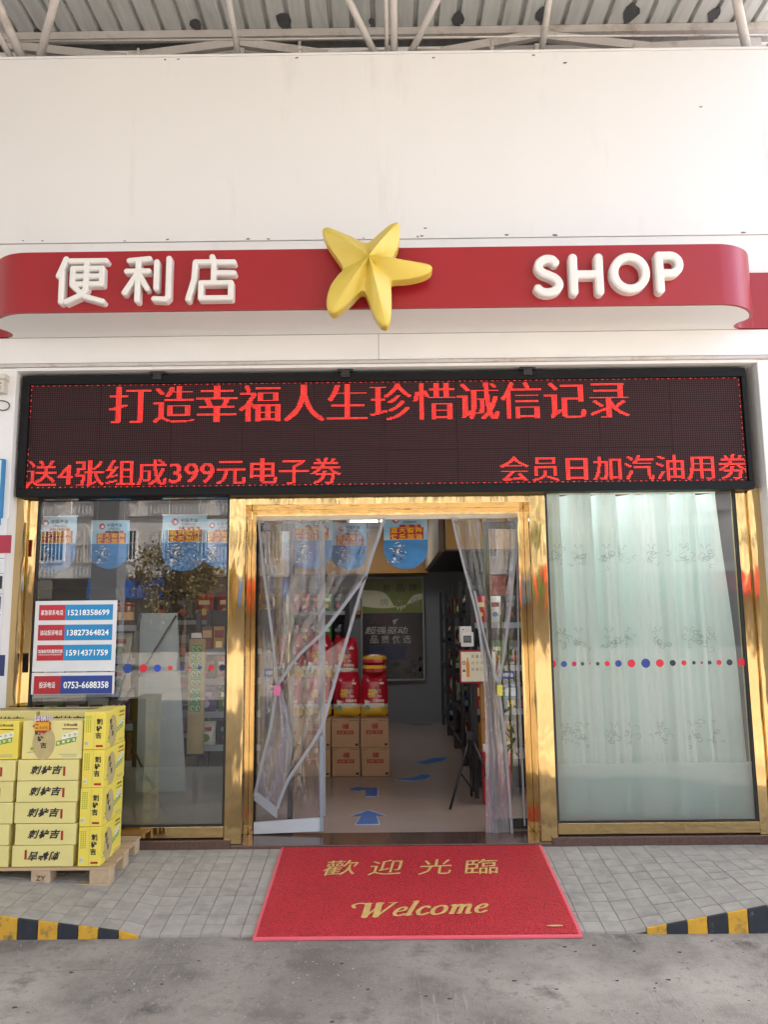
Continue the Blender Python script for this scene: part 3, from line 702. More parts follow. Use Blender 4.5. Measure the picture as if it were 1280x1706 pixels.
for x in (-4.35, -12.0):
    q = MB(); q.box(x-.2, x+.2, -6.9, -6.5, 0, 6.26); q.box(x-.26, x+.26, -6.96, -6.44, 0, .35); part('column', q, m_white, can)
q = MB(); q.box(-14.3, 3.35, -7.95, -7.82, 5.85, 6.5); part('canopy_edge', q, m_red, can)

# ------------------------------------------------------------ street opposite (seen in the glass and the gold)
m_apt = M('grey_tiled_facade', (.48, .44, .40), .7, var=.06, scale=2)
m_apt2 = M('pale_facade_panel', (.55, .52, .48), .7, var=.05, scale=2)
apt = thing('apartment_building', 'grey apartment block across the street with barred windows above shops', 'building', (0, -36, 0))
q = MB(); q.box(-34, 34, -48, -36, 4.0, 22); part('upper_wall', q, m_apt, apt)
q = MB(); q.box(-34, 34, -48, -37.2, 0, 3.98); part('shop_wall', q, M('shop_recess', (.16, .14, .12), .7, var=.3, scale=1.5), apt)
wnd = MB(); wnd.box(-1.3, 1.3, 0, .10, 0, 1.7, 0); wnd.box(-1.2, -.02, .10, .11, .08, 1.62, 1); wnd.box(.02, 1.2, .10, .11, .08, 1.62, 1)
wm = wnd.mesh('window', [m_white, M('dark_pane', (.03, .04, .045), .1)])
gr = MB()
for k in range(15): gr.box(-1.4+k*.2-.02, -1.4+k*.2+.02, .5, .54, -.1, 1.9)
for z in (-.1, .9, 1.86): gr.box(-1.42, 1.42, .49, .55, z, z+.04)
for s in (-1.42, 1.38): gr.box(s, s+.04, .1, .5, -.1, -.06); gr.box(s, s+.04, .1, .5, 1.86, 1.9)
gm = gr.mesh('grille', [m_apt2])
for fl in range(5):
    for c in range(-8, 9):
        o = part('window', wm, None, apt, loc=(c*3.9+.8, 0, 4.9+fl*3.3)); part('grille', gm, None, o)
    q = MB(); q.box(-34, 34, -36.0, -35.85, 4.0+fl*3.3, 4.5+fl*3.3); part('floor_band', q, m_apt2, apt)
for k, (x, c, w_) in enumerate([(-21, '6a6258', 6), (-14, '1c4f9c', 4), (-8.8, '5a4a3c', 5), (-2.8, '1c4f9c', 6), (5, '9a3a20', 6), (12.5, '2c6b3a', 6.5), (20, '8a1a1a', 6)]):
    q = MB(); q.box(x-w_/2, x+w_/2, -36, -35.7, 2.9, 3.9); part('shop_signboard', q, P(c, .5), apt)
def tree(x, y, h, cr, seed, label, c='6b5a2e'):
    rr = random.Random(seed); t = thing('street_tree', label, 'tree', (x, y, 0))
    q = MB(); q.tube([(x, y, 0), (x+.05, y, h*.35), (x-.05, y+.1, h*.62), (x+.1, y, h*.85)], [.13, .10, .07, .03], 8)
    for k in range(7):
        a = rr.uniform(0, 6.28); z = h*rr.uniform(.35, .7); q.tube([(x, y, z), (x+cr*.7*math.cos(a), y+cr*.7*math.sin(a), z+h*.2)], [.05, .015], 6)
    part('trunk', q, M('bark', (.12, .085, .06), .9), t)
    q = MB()
    cl = [(rr.gauss(0, cr*.45), rr.gauss(0, cr*.45), h*.68+rr.gauss(0, h*.14), rr.uniform(.3, .6)*cr*.6) for _ in range(26)]
    for k in range(3800):
        cx, cy, cz, cs = rr.choice(cl); p = Vector((x+cx+rr.gauss(0, cs*.6), y+cy+rr.gauss(0, cs*.6), cz+rr.gauss(0, cs*.6)))
        u = Vector((rr.gauss(0, 1), rr.gauss(0, 1), rr.gauss(0, 1))).normalized()*.07; v_ = u.cross(Vector((rr.gauss(0, 1), rr.gauss(0, 1), rr.gauss(0, 1)))).normalized()*.045
        q.add([p-u, p+v_, p+u, p-v_], [(0, 1, 2, 3)])
    part('crown', q, P(c, .7, var=.25, scale=1.2), t, kind='stuff')
tree(-7.0, -21, 4.6, 1.5, 3, 'brownish street tree standing left beyond the forecourt')
tree(7.5, -24, 6.2, 2.1, 5, 'green street tree standing right beyond the forecourt', '4a5a2a')

# ------------------------------------------------------------ shop interior
q = MB(); q.box(-3.6, 3.0, .262, 5.9, .05, .168); struct('floor', q, m_floor)
q = MB(); q.box(-3.6, 3.0, .13, 5.9, 2.86, 2.9); struct('ceiling', q, m_ceil)
q = MB(); q.box(-3.6, 3.0, 5.86, 5.95, .05, 2.9); struct('wall_back', q, m_iwall)
q = MB(); q.box(-3.68, -3.6, .13, 5.95, .05, 2.9); struct('wall_left', q, m_iwall)
q = MB(); q.box(3.0, 3.08, .13, 5.95, .05, 2.9); struct('wall_right', q, m_iwall)
q = MB(); q.box(-2.54, -1.09, .09, .25, .05, .20); q.box(1.09, 2.54, .09, .25, .05, .20); struct('window_sill', q, m_granite)
q = MB(); q.box(-3.6, 3.0, .105, .13, 2.475, 5.3); struct('wall_front', q, m_iwall)
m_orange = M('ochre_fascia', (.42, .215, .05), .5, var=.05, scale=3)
q = MB(); q.box(-2.4, .555, 5.3, 5.85, 2.235, 2.85); solo('bulkhead', q, m_orange, 'ochre boxed fascia above the back wall of the shop', 'fascia', (0, 5.5, 2.2))
rt = thing('bulkhead', 'ochre boxed fascia above the black shelves on the right', 'fascia', (1.2, 4, 2.25))
q = MB(); q.box(.56, 2.9, 2.1, 5.28, 2.262, 2.85); part('front_board', q, m_orange, rt)
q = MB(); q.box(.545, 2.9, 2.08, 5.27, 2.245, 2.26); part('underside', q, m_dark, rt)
q = MB(); q.box(.50, .556, 2.3, 5.25, 2.262, 2.85); part('edge_strip', q, M('fascia_cream', (.36, .30, .22), .6), rt)
for x, y, l in ((-.235, 4.0, 'lit square ceiling panel seen through the doorway'), (-2.1, .72, 'added ceiling panel lighting the left window display from inside'), (1.75, .66, 'added ceiling panel lighting the sheer curtain from behind'), (2.5, .66, 'added ceiling panel in the right front corner lighting the curtain')):  # first is the doorway lamp; other three are added to light windows and curtain
    t = thing('ceiling_light', l, 'ceiling light', (x, y, 2.86))
    q = MB(); q.box(x-.27, x+.27, y-.5, y+.5, 2.842, 2.8595); part('light_frame', q, m_white, t)
    q = MB(); q.box(x-.25, x+.25, y-.48, y+.48, 2.836, 2.8415); part('diffuser', q, m_lamp, t)

# floor arrows
m_blue = M('arrow_blue', (.015, .10, .34), .4)
m_apale = M('arrow_edge', (.35, .45, .58), .4)
def arrow(poly, label):
    c = (sum(p[0] for p in poly)/len(poly), sum(p[1] for p in poly)/len(poly)); q = MB()
    q.prism_z(poly, .1685, .1695, 0)
    q.prism_z([(c[0]+(x-c[0])*.9, c[1]+(y-c[1])*.9) for x, y in poly], .1697, .1707, 1)
    solo('floor_arrow', q, [m_apale, m_blue], label, 'floor sticker', (c[0], c[1], .168), 'blue arrow stickers on the shop floor')
arrow([(-.25, .46), (-.085, .46), (-.085, .70), (-.045, .70), (-.175, .89), (-.29, .70), (-.25, .70)][::-1] and [(-.255, .46), (-.075, .46), (-.10, .72), (-.03, .72), (-.17, .90), (-.30, .72), (-.225, .72)], 'blue forward arrow sticker on the shop floor nearest the doorway')
arrow([(-.205, 1.33), (-.097, 1.33), (-.10, 1.70), (-.27, 1.70), (-.27, 1.76), (-.375, 1.63), (-.27, 1.52), (-.27, 1.58), (-.205, 1.58)], 'blue bent arrow sticker pointing left before the brown cartons')
arrow([(.03, 2.0), (.20, 1.92), (.34, 2.02), (.40, 2.22), (.28, 2.25), (.24, 2.14)], 'blue slanted arrow sticker to the right of the brown cartons')
arrow([(.22, 2.8), (.34, 2.72), (.55, 2.9), (.62, 3.15), (.48, 3.12), (.38, 2.98)], 'dim blue arrow sticker farthest back on the shop floor')

# ---- products
def pouch(w_, h, d, n=5):
    q = MB(); v = []; f = []; m_ = 7
    for s in (-1, 1):
        for j in range(m_+1):
            for i in range(n+1):
                a, b = i/n, j/m_; e = (math.sin(math.pi*a)**.5)*(math.sin(math.pi*min(1, max(0, (b-.06)/.88)))**.5) if 0 < a < 1 and .05 < b < .95 else 0
                v.append(((a-.5)*w_*(1-.06*math.sin(math.pi*b)), s*d/2*e, b*h))
    o_ = (n+1)*(m_+1)
    for j in range(m_):
        for i in range(n):
            k = j*(n+1)+i; f.append((k, k+1, k+n+2, k+n+1)); f.append((o_+k, o_+k+n+1, o_+k+n+2, o_+k+1))
    q.add(v, f); b0 = -d/2*.985
    q.add([(-w_*.3, b0, h*.62), (w_*.3, b0, h*.62), (w_*.3, b0, h*.78), (-w_*.3, b0, h*.78)], [(0, 1, 2, 3)], 1)
    q.add([(w_*.22*math.cos(t), b0*1.01, h*.36+w_*.2*math.sin(t)) for t in np.linspace(0, 6.283, 10, endpoint=False)], [tuple(range(10))], 2); return q
def canister(w_, h):
    q = MB(); r_ = w_/2; q.tube([(0, 0, 0), (0, 0, h*.9)], r_, 14, 0); q.tube([(0, 0, h*.9), (0, 0, h)], r_*1.04, 14, 2)
    q.tube([(0, 0, h*.3), (0, 0, h*.62)], r_*1.012, 14, 1, caps=False); return q
def carton(w_, h, d):
    q = MB(); q.box(-w_/2, w_/2, -d/2, d/2, 0, h, 0); q.rectf(-w_*.42, w_*.42, h*.55, h*.85, -d/2-.0015, 1); q.rectf(-w_*.3, w_*.3, h*.15, h*.4, -d/2-.0015, 2); return q
def bottle(w_, h):
    q = MB(); r_ = w_/2; q.tube([(0, 0, 0), (0, 0, h*.6), (0, 0, h*.75), (0, 0, h*.88)], [r_, r_, r_*.5, r_*.35], 12, 0); q.tube([(0, 0, h*.88), (0, 0, h)], r_*.42, 12, 2); q.tube([(0, 0, h*.22), (0, 0, h*.5)], r_*1.02, 12, 1, caps=False); return q
CN = {'red': ('b01820', 'e8d8a0', 'f0c030'), 'cream': ('d8d0b8', 'a83028', '5a7a3a'), 'purple': ('4a2060', 'd8c8e0', 'b0a0c8'), 'green': ('3a7a3a', 'e0e8c0', 'c8a830'), 'gold': ('b08030', '7a2018', 'f0e0a0'), 'white': ('dcdcd6', '8a2a2a', '3a5a8a'), 'blue': ('205a90', 'c8dce8', 'e0c040'), 'brown': ('6a3c22', 'c8a070', 'a03020'), 'orange': ('c8641c', 'f0e0c0', '7a2010'), 'pink': ('c87078', 'f0e0e0', '8a2038'), 'dark': ('22242a', '6a6a70', 'a03030')}
KIND = {'pouch': ('snack_pouch', 'snack pouch', 'food packet'), 'can': ('snack_canister', 'snack canister', 'canister'), 'box': ('snack_carton', 'snack carton', 'carton'), 'bottle': ('drink_bottle', 'bottle', 'bottle')}
_pm = {}
ORD = ['first', 'second', 'third', 'fourth', 'fifth', 'sixth', 'seventh', 'eighth', 'ninth', 'tenth', 'eleventh', 'twelfth']
def product(kind, col, x, y, z, w_, h, d, label, rot=0, group=None):
    key = (kind, col, round(w_, 2), round(h, 2), round(d, 2))
    if key not in _pm:
        q = {'pouch': lambda: pouch(w_, h, d), 'can': lambda: canister(w_, h), 'box': lambda: carton(w_, h, d), 'bottle': lambda: bottle(w_, h)}[kind]()
        _pm[key] = q.mesh(KIND[kind][0], [P(c, .35) for c in CN[col]], smooth=(kind in ('pouch', 'can', 'bottle')))
    o = bpy.data.objects.new(KIND[kind][0], _pm[key]); COL.objects.link(o); o.location = (x, y, z); o.rotation_euler = (0, 0, rot)
    tag(o, label, KIND[kind][2], group)
def shelf_unit(x0, x1, y0, y1, zs, label, facing='front'):
    t = thing('shelf_unit', label, 'shelf', ((x0+x1)/2, (y0+y1)/2, .168))
    for z in zs:
        q = MB(); q.box(x0, x1, y0, y1, z-.02, z)
        if facing == 'front': q.box(x0, x1, y0-.012, y0-.0005, z-.025, z+.022)
        else: q.box(x0-.012, x0-.0005, y0, y1, z-.025, z+.022)
        part('shelf_board', q, P('8a8f96', .4) if facing == 'front' else m_shelf, t)
    for x, y in ((x0, y0), (x1, y0), (x0, y1), (x1, y1)):
        q = MB(); q.box(x-.018, x+.018, y-.016, y+.016, .168, max(zs)+.34); part('upright', q, m_shelf, t)
    q = MB()
    if facing == 'front': q.box(x0, x1, y1+.02, y1+.03, .17, max(zs)+.34)
    else: q.box(x1+.02, x1+.03, y0, y1, .17, max(zs)+.34)
    part('back_panel', q, m_dark, t)

# left window display shelves
shelf_unit(-3.35, -2.02, 1.05, 1.5, [.5, .78, 1.04, 1.30, 1.56], 'shop shelf rack behind the left window packed with snacks')
cols = [['brown', 'red', 'orange', 'red', 'gold'], ['purple', 'white', 'purple', 'green', 'purple'], ['cream', 'orange', 'cream', 'white', 'gold'], ['cream', 'pink', 'white', 'cream', 'red'], ['brown', 'pink', 'brown', 'purple', 'dark']]
kn = ['box', 'pouch', 'pouch', 'pouch', 'can']
rn = ['bottom', 'second lowest', 'middle', 'second highest', 'top']
for si, z in enumerate([.5, .78, 1.04, 1.30, 1.56]):
    x = -2.10; k = 0
    while x > -3.1:
        w_ = {'box': .19, 'pouch': .17, 'can': .085}[kn[si]]; c = cols[si][k % 5] if kn[si] != 'can' else cols[4][(k//2) % 5]
        product(kn[si], c, x-w_/2, 1.14+R.uniform(-.02, .02), z+.002, w_, .215 if kn[si] != 'can' else .2, .09, '%s %s, %s from right, %s board, left window rack' % (c, KIND[kn[si]][1], ORD[min(k, 11)], rn[si]), R.uniform(-.12, .12), 'snacks on the left window rack')
        x -= w_+.012; k += 1
shelf_unit(-1.56, -1.02, 1.15, 1.5, [.60, .86, 1.12, 1.36], 'narrow shelf rack behind the left window beside the gold door post')
for si, (z, kd, cs, w_, h) in enumerate([(.60, 'pouch', ['blue', 'dark', 'cream'], .16, .2), (.86, 'pouch', ['green', 'green', 'purple'], .16, .22), (1.12, 'pouch', ['brown', 'pink', 'dark'], .17, .2), (1.36, 'box', ['brown', 'gold', 'brown', 'gold', 'brown'], .085, .2)]):
    for k, c in enumerate(cs):
        product(kd, c, -1.07-w_/2-k*(w_+.012), 1.2, z+.002, w_, h, .08, '%s %s, %s from right, %s board of the narrow rack' % (c, KIND[kd][1], ORD[k], ['bottom', 'lower middle', 'upper middle', 'top'][si]), R.uniform(-.3, .3), 'snacks on the narrow rack')

# back of a banner stand in the left window
xb = thing('banner_stand', 'pale grey blank back of an upright banner stand in the left window', 'banner stand', (-1.65, .55, .168))
q = MB(); q.add([(-1.828, .5, .40), (-1.466, .5, .40), (-1.555, .47, 1.668), (-1.828, .47, 1.668)], [(0, 1, 2, 3)]); q.add([(-1.828, .502, .40), (-1.466, .502, .40), (-1.555, .472, 1.668), (-1.828, .472, 1.668)], [(3, 2, 1, 0)])
part('banner_sheet', q, M('banner_back', (.40, .47, .52), .6, var=.16, scale=3, stretch=(3, 1, .6)), xb)
for pl in ([(-1.56, .455, 1.65), (-1.95, .42, .98), (-2.04, .42, .80)], [(-1.82, .455, 1.66), (-1.97, .44, 1.0), (-2.0, .5, .2)], [(-1.97, .43, .98), (-1.76, .44, .56), (-1.62, .6, .2)], [(-2.0, .43, .88), (-1.86, .6, .2)]):
    q = MB(); q.tube(pl, .008, 8); part('rod', q, m_black, xb, smooth=True)
q = MB(); q.box(-2.0, -1.945, .40, .45, .94, 1.01); part('hub', q, m_black, xb, bevel=.006)
# tan board with green printed squares
tbz = thing('display_strip', 'tall tan board strip with a column of green printed squares', 'display board', (-1.44, .62, .55))
q = MB(); q.box(-1.50, -1.38, .62, .65, .64, 1.475); part('board', q, P('a89468', .7), tbz)
q = MB(); q.box(-1.485, -1.41, .6155, .6195, 1.482, 1.52); part('clip', q, P('d8d8d0', .5), tbz)
for k in range(8):
    q = MB(); z = 1.375-k*.062
    for s in (0, 1):
        x = -1.483+s*.04; q.box(x, x+.036, .6165, .6195, z, z+.056, 0); q.tube([(x+.018+.012*math.cos(t), .6155, z+.028+.018*math.sin(t)) for t in np.linspace(0, 5, 7)], .0025, 4, 1)
    part('printed_square', q, [P('3f8a52', .5), P('dfe8c8', .5)], tbz)

# ---- rice cartons and bags
bx = thing('rice_carton', 'placeholder', 'carton', (0, 2.165, .17), 'brown cartons stacked under the rice bags')
q = MB(); q.box(-.1295, .1295, 0, .25, 0, .2585); part('carton_body', q, m_card, bx, local=True, bevel=.004)
m_cred = M('carton_red_print', (.33, .035, .035), .8)
q = MB(); q.rectf(-.08, .075, .118, .152, -.0015, 0); q.text('福', -.035, .03, .165, .215, -.0015, 0, bold=.03, shear=.1); q.rectf(.09, .118, .014, .034, -.0015, 1)
q.text('金福门香米', -.07, .065, .124, .146, -.0022, 2, bold=.01)
q.rectf(-.12, -.07, .236, .240, -.0015, 1); q.rectf(.03, .12, .240, .2435, -.0015, 1)
part('carton_print', q, [m_cred, m_ink, m_card], bx, local=True)
NC = ['first', 'second', 'third', 'fourth']
first = True
for c in range(4):
    for r_ in range(2):
        x = -.138-.2725*c+R.uniform(-.004, .004); lab = 'brown carton with red print, %s from the right in the %s row under the bags' % (NC[c], ['lower', 'upper'][r_])
        loc = (x, 2.165+R.uniform(-.004, .006), .17+.262*r_)
        if first: bx.location = loc; bx['label'] = lab; first = False
        else: dup(bx, loc, lab)
m_bred = M('bag_red', (.42, .012, .03), .25, var=.12, scale=8, bump=.35, bscale=14, coat=.4)
m_byel = M('bag_yellow', (.66, .40, .03), .3)
m_bcream = M('bag_cream', (.62, .58, .50), .4)
def bagmesh(w_, h, d):
    q = MB(); v = []; f = []; n, m_ = 10, 14
    for s in (-1, 1):
        for j in range(m_+1):
            for i in range(n+1):
                a, b = i/n, j/m_; pr = (1-abs(2*a-1)**3.5); vt = min(1, (b/.12)**.5, max(0, (1-b)/.22)**.6)
                ww = w_*(.80+.20*min(1, (1-b)*3.2+.1)) if b > .7 else w_
                v.append(((a-.5)*ww, d/2*(1+s*max(0, pr)*vt), b*h))
    o_ = (n+1)*(m_+1)
    for j in range(m_):
        for i in range(n):
            k = j*(n+1)+i; mi = 1 if j < 3 else (2 if j == 3 else 0)
            f.append(((k, k+1, k+n+2, k+n+1), mi)); f.append(((o_+k, o_+k+n+1, o_+k+n+2, o_+k+1), 0))
    q.v = v; q.f = [a for a, _ in f]; q.m = [b for _, b in f]
    return q
rb_ = thing('rice_bag', 'placeholder', 'rice bag', (0, 2.2, .7), 'red rice bags on the brown cartons')
W_, H_, D_ = .258, .415, .17
part('bag_body', bagmesh(W_, H_, D_), [m_bred, m_byel, m_bcream], rb_, local=True, smooth=True)
q = MB(); q.text('福', -.065, .005, .185, .265, -.006, 0, bold=.03, shear=.1); q.text('临门', .0, .06, .225, .255, -.006, 3, bold=.01); q.rectf(.005, .04, .258, .285, -.006, 4)
q.text('香米', .035, .07, .185, .205, -.006, 3, bold=.01)
q.add([(-.09, -.006, .165), (-.03, -.006, .145), (-.09, -.006, .12)], [(0, 2, 1)], 3); q.text('金福香米', -.01, .095, .14, .168, -.006, 3, bold=.03)
q.rectf(-.09, .095, .105, .13, -.005, 3); q.rectf(.05, .09, .305, .322, -.004, 3)
q.add([(-.065+.022*math.cos(t), -.007, .088+.026*math.sin(t)) for t in np.linspace(0, 6.283, 14, endpoint=False)], [tuple(range(14))], 2)
part('bag_print', q, [m_byel, m_bred, P('4a8a7a', .4), m_bcream, P('7a5a4a', .5)], rb_, local=True)
q = MB(); rp = arc(0, .362, .038, .02, 0, 360, 20); q.tube([(x, .062, z) for x, z in rp], .007, 8); part('handle', q, m_byel, rb_, local=True, smooth=True)
first = True
for c in range(4):
    for r_ in range(2):
        if c == 0 and r_ == 1: continue
        x = -.14-.272*c; loc = (x+R.uniform(-.008, .008), 2.2+R.uniform(-.01, .01), .697+.335*r_+(.02 if r_ else 0))
        if r_ and c == 1: loc = (-.43, 2.3, 1.02)
        lab = 'red and yellow rice bag, %s from the right in the %s row on the cartons' % (NC[c], ['lower', 'upper'][r_])
        if first: rb_.location = loc; rb_['label'] = lab; first = False
        else: dup(rb_, loc, lab)
for k in range(2):
    q = MB(); n = 12; v = []; f = []
    for j in range(5):
        for i in range(n):
            t = 2*math.pi*i/n; rr_ = [.75, 1, 1.02, .9, .4][j]; v.append((-.138+.115*rr_*math.copysign(abs(math.cos(t))**.6, math.cos(t)), 2.28+.13*rr_*math.copysign(abs(math.sin(t))**.6, math.sin(t)), 1.10+k*.085+[0, .02, .05, .078, .092][j]))
    for j in range(4):
        for i in range(n): q.add([v[j*n+i], v[j*n+(i+1) % n], v[(j+1)*n+(i+1) % n], v[(j+1)*n+i]], [(0, 1, 2, 3)], 1 if j == 2 else 0)
    q.add(v[4*n:], [tuple(range(n))], 0)
    solo('rice_bag', q, [m_bred, m_byel], ['folded red rice bag with yellow stripe lying flat, lower of two', 'folded red rice bag with yellow stripe lying flat, upper of two'][k], 'rice bag', (-.138, 2.28, 1.1), 'flat folded rice bags', smooth=True)

# ---- posters on the back wall
po = thing('wall_poster', 'dark framed poster with green top hung on the back wall', 'poster', (.06, 5.84, 1.47))
q = MB(); q.box(-.395, .51, 5.80, 5.855, .755, 2.21); part('poster_frame', q, P('a8a8a4', .4), po, bevel=.006)
q = MB(); Y = 5.797
q.rectf(-.37, .486, .78, 1.70, Y, 0); q.rectf(-.37, .486, 1.7005, 2.185, Y, 1)
cu = [(-.37+.856*t, 2.03-.28*math.exp(-((t-.62)/.16)**2)-.06*t) for t in np.linspace(0, 1, 20)]; cl_ = [(-.37+.856*t, 1.80-.05*math.sin(t*3.1)+.10*t*t) for t in np.linspace(0, 1, 20)]
for k in range(19): q.quad((cl_[k][0], Y-.001, cl_[k][1]), (cl_[k+1][0], Y-.001, cl_[k+1][1]), (cu[k+1][0], Y-.001, max(cu[k+1][1], cl_[k+1][1]+.01)), (cu[k][0], Y-.001, cu[k][1]), 2)
q.add([(-.2, Y-.001, 1.69), (.08, Y-.001, 1.69), (.02, Y-.001, 1.54), (-.25, Y-.001, 1.56)], [(0, 3, 2, 1)], 3)
q.add([(.06, Y-.0015, 1.6), (.14, Y-.0015, 1.62), (.08, Y-.0015, 1.53)], [(0, 2, 1)], 4)
for ch, x in (('有', -.08), ('品', .12), ('牌', .30)): q.text(ch, x, x+.11, 2.0, 2.11, Y-.002, 5)
for ch, x in (('牌', -.12), ('大', .10), ('经', .32)): q.text(ch, x, x+.12, 1.80, 1.91, Y-.002, 6)
q.text('超强驱动', -.335, .26, 1.405, 1.51, Y-.002, 4, bold=.008, shear=.18); 
for k, ch in enumerate('品质优选'): q.text(ch, -.26+k*.155, -.15+k*.155, 1.275, 1.385, Y-.002, 4, bold=.006)
q.rectf(-.28, -.05, 1.06, 1.25, Y-.001, 7); q.rectf(-.03, .24, 1.05, 1.26, Y-.001, 7)
for k in range(14):
    x = R.uniform(-.1, .45); z = R.uniform(.82, 1.05); q.quad((x, Y-.001, z), (x+.04, Y-.001, z), (x+.04+R.uniform(-.02, .02), Y-.001, z+.07), (x, Y-.001, z+.05), 8)
part('poster_print', q, [P('100c12', .25), P('6e7a2c', .3), P('c8c8a8', .3), P('3a1830', .3), P('b8b4b4', .4), P('2a2a1c', .4), P('8a8f7a', .4), P('10204a', .3), P('3a4440', .4)], po)
q = MB(); q.box(-.47, -.385, 5.795, 5.85, 1.67, 1.90, 1); q.rectf(-.46, -.395, 1.74, 1.89, 5.793, 0); q.rectf(-.46, -.395, 1.68, 1.74, 5.793, 2)
solo('picture_frame', q, [P('b8b8b8', .5), m_black, P('b07a40', .5)], 'small dark framed certificate hung left of the dark poster', 'picture', (-.43, 5.8, 1.78))

# ---- hanging shield banners
m_sky_ = M('banner_sky', (.30, .58, .80), .45, var=.12, scale=5, dirt=(.52, .66, .74), dscale=5, dlo=.45, dhi=.7); m_sea = M('banner_sea', (.015, .20, .52), .45, var=.3, scale=7, stretch=(1, 1, 3))
def banner_mesh():
    q = MB(); w_ = .17; zt = 0; zm = -.21
    q.quad((-w_, 0, zm), (w_, 0, zm), (w_, 0, zt), (-w_, 0, zt), 0)
    pl = [(-w_, zm), (w_, zm)]+[(w_, -.27)]+[(w_*math.cos(t), -.27-.165*math.sin(t)**.85) for t in np.linspace(.25, math.pi-.25, 12)]+[(-w_, -.27)]
    q.add([(x, 0, z) for x, z in pl], [tuple(range(len(pl)))[::-1]], 1)
    Y = -.002
    q.text('中国海油', -.03, .10, -.055, -.022, Y, 2, bold=.01); q.text('CNOOC', -.02, .09, -.082, -.062, Y, 2, bold=.02)
    q.add([(-.075+.026*math.cos(t), Y, -.05+.028*math.sin(t)) for t in np.linspace(0, 6.283, 16, endpoint=False)], [tuple(range(16))], 3)
    q.add([(-.072+.014*math.cos(t), Y-.001, -.053+.014*math.sin(t)) for t in np.linspace(0, 6.283, 12, endpoint=False)], [tuple(range(12))], 5)
    q.rectf(-.12, .14, -.205, -.112, Y, 3)
    for k in range(7): q.add([(-.03+k*.022+.02*math.cos(t), Y-.0005, -.108+.02*math.sin(t)) for t in np.linspace(0, 6.283, 10, endpoint=False)], [tuple(range(10))], [3, 6, 7, 3, 6, 7, 3][k])
    for j, s in enumerate(('蓝天碧海', '快乐加油')):
        for k, ch in enumerate(s): q.text(ch, -.115+k*.063, -.06+k*.063, -.155-j*.05, -.112-j*.05, Y-.002, 4, bold=.03)
    rr = random.Random(5)
    for k in range(46):
        x = -.10+rr.gauss(0, .035)+rr.random()*.05; z = -.23-rr.random()*.16; w2 = rr.uniform(.004, .016); h2 = rr.uniform(.002, .007)
        if abs(x) < .155: q.add([(x-w2, Y, z), (x+w2, Y, z-h2), (x+w2*.7, Y, z+h2), (x-w2*.6, Y, z+h2*1.4)], [(0, 1, 2, 3)], rr.choice((5, 5, 8, 9, 3)))
    for x, z, s in ((-.062, -.31, 1.), (-.085, -.365, .8)):
        q.add([(x-.02*s, Y-.001, z), (x+.055*s, Y-.001, z-.022*s), (x+.03*s, Y-.001, z-.03*s), (x-.012*s, Y-.001, z-.016*s)], [(0, 3, 2, 1)], 9)
        q.add([(x-.012*s, Y-.001, z), (x+.01*s, Y-.001, z-.004*s), (x+.006*s, Y-.001, z+.02*s), (x-.006*s, Y-.001, z+.03*s)], [(0, 1, 2, 3)], 5)
    return q.mesh('banner_cloth', [m_sky_, m_sea, P('1c2a44', .5), P('b01c28', .5), P('f2b61c', .5), P('dfe6ea', .5), P('7a2a30', .5), P('d88a3a', .5), P('16283e', .5), P('7a9cb8', .5)])
bmesh_ = banner_mesh()
for x, y, z, rz, lab in [(-2.59, .7, 2.425, .0, 'blue shield banner hanging at the far left of the left window'), (-1.58, .7, 2.425, .03, 'blue shield banner hanging right of centre in the left window'), (-.60, .72, 2.43, 0, 'blue shield banner hanging behind the left half of the door curtain'), (.14, .72, 2.425, -.05, 'blue shield banner hanging in the open middle of the doorway'),
                         (-2.52, 1.7, 2.52, .05, 'blue shield banner in the second row, left in the left window'), (-1.52, 1.7, 2.52, .0, 'blue shield banner in the second row beside the gold post'), (-.78, 1.72, 2.52, 0, 'blue shield banner in the second row behind the tied curtain'), (-.36, 1.9, 2.50, .3, 'blue shield banner in the second row behind the curtain strip')]:
    t = thing('hanging_banner', lab, 'banner', (x, y, z), 'blue shield banners hanging from the shop ceiling'); t.rotation_euler = (0, 0, rz)
    part('banner_cloth', bmesh_, None, t)
    q = MB(); q.tube([(-.175, .004, .002), (.175, .004, .002)], .005, 6); q.tube([(-.12, .004, 0), (-.12, .004, 2.86-z)], .0015, 4); q.tube([(.12, .004, 0), (.12, .004, 2.86-z)], .0015, 4); part('hanging_rod', q, P('b8b8b8', .4), t, local=True)

# ---- right-hand black racks running into the shop
ci = 0
for u in range(4):
    y0 = 1.75+u*1.0; zs = [.35, .68, 1.0, 1.32, 1.64]
    shelf_unit(.74, 1.1, y0, y0+.93, zs, 'black goods rack on the right of the shop, %s from the door' % NC[u], 'side')
    for si, z in enumerate(zs):
        yy = y0+.1; k = 0
        while yy < y0+.85:
            c = ['dark', 'white', 'red', 'green', 'dark', 'brown', 'blue', 'dark', 'cream'][ci % 9]; ci += 1; kd = ['box', 'bottle', 'pouch'][ci % 3]
            product(kd, c, .82, yy, z+.002, .11, .2, .08, '%s %s, %s item, %s board of the %s black rack' % (c, KIND[kd][1], ORD[k], rn[si], NC[u]), -math.pi/2+R.uniform(-.15, .15), 'goods on the black racks'); yy += .19; k += 1
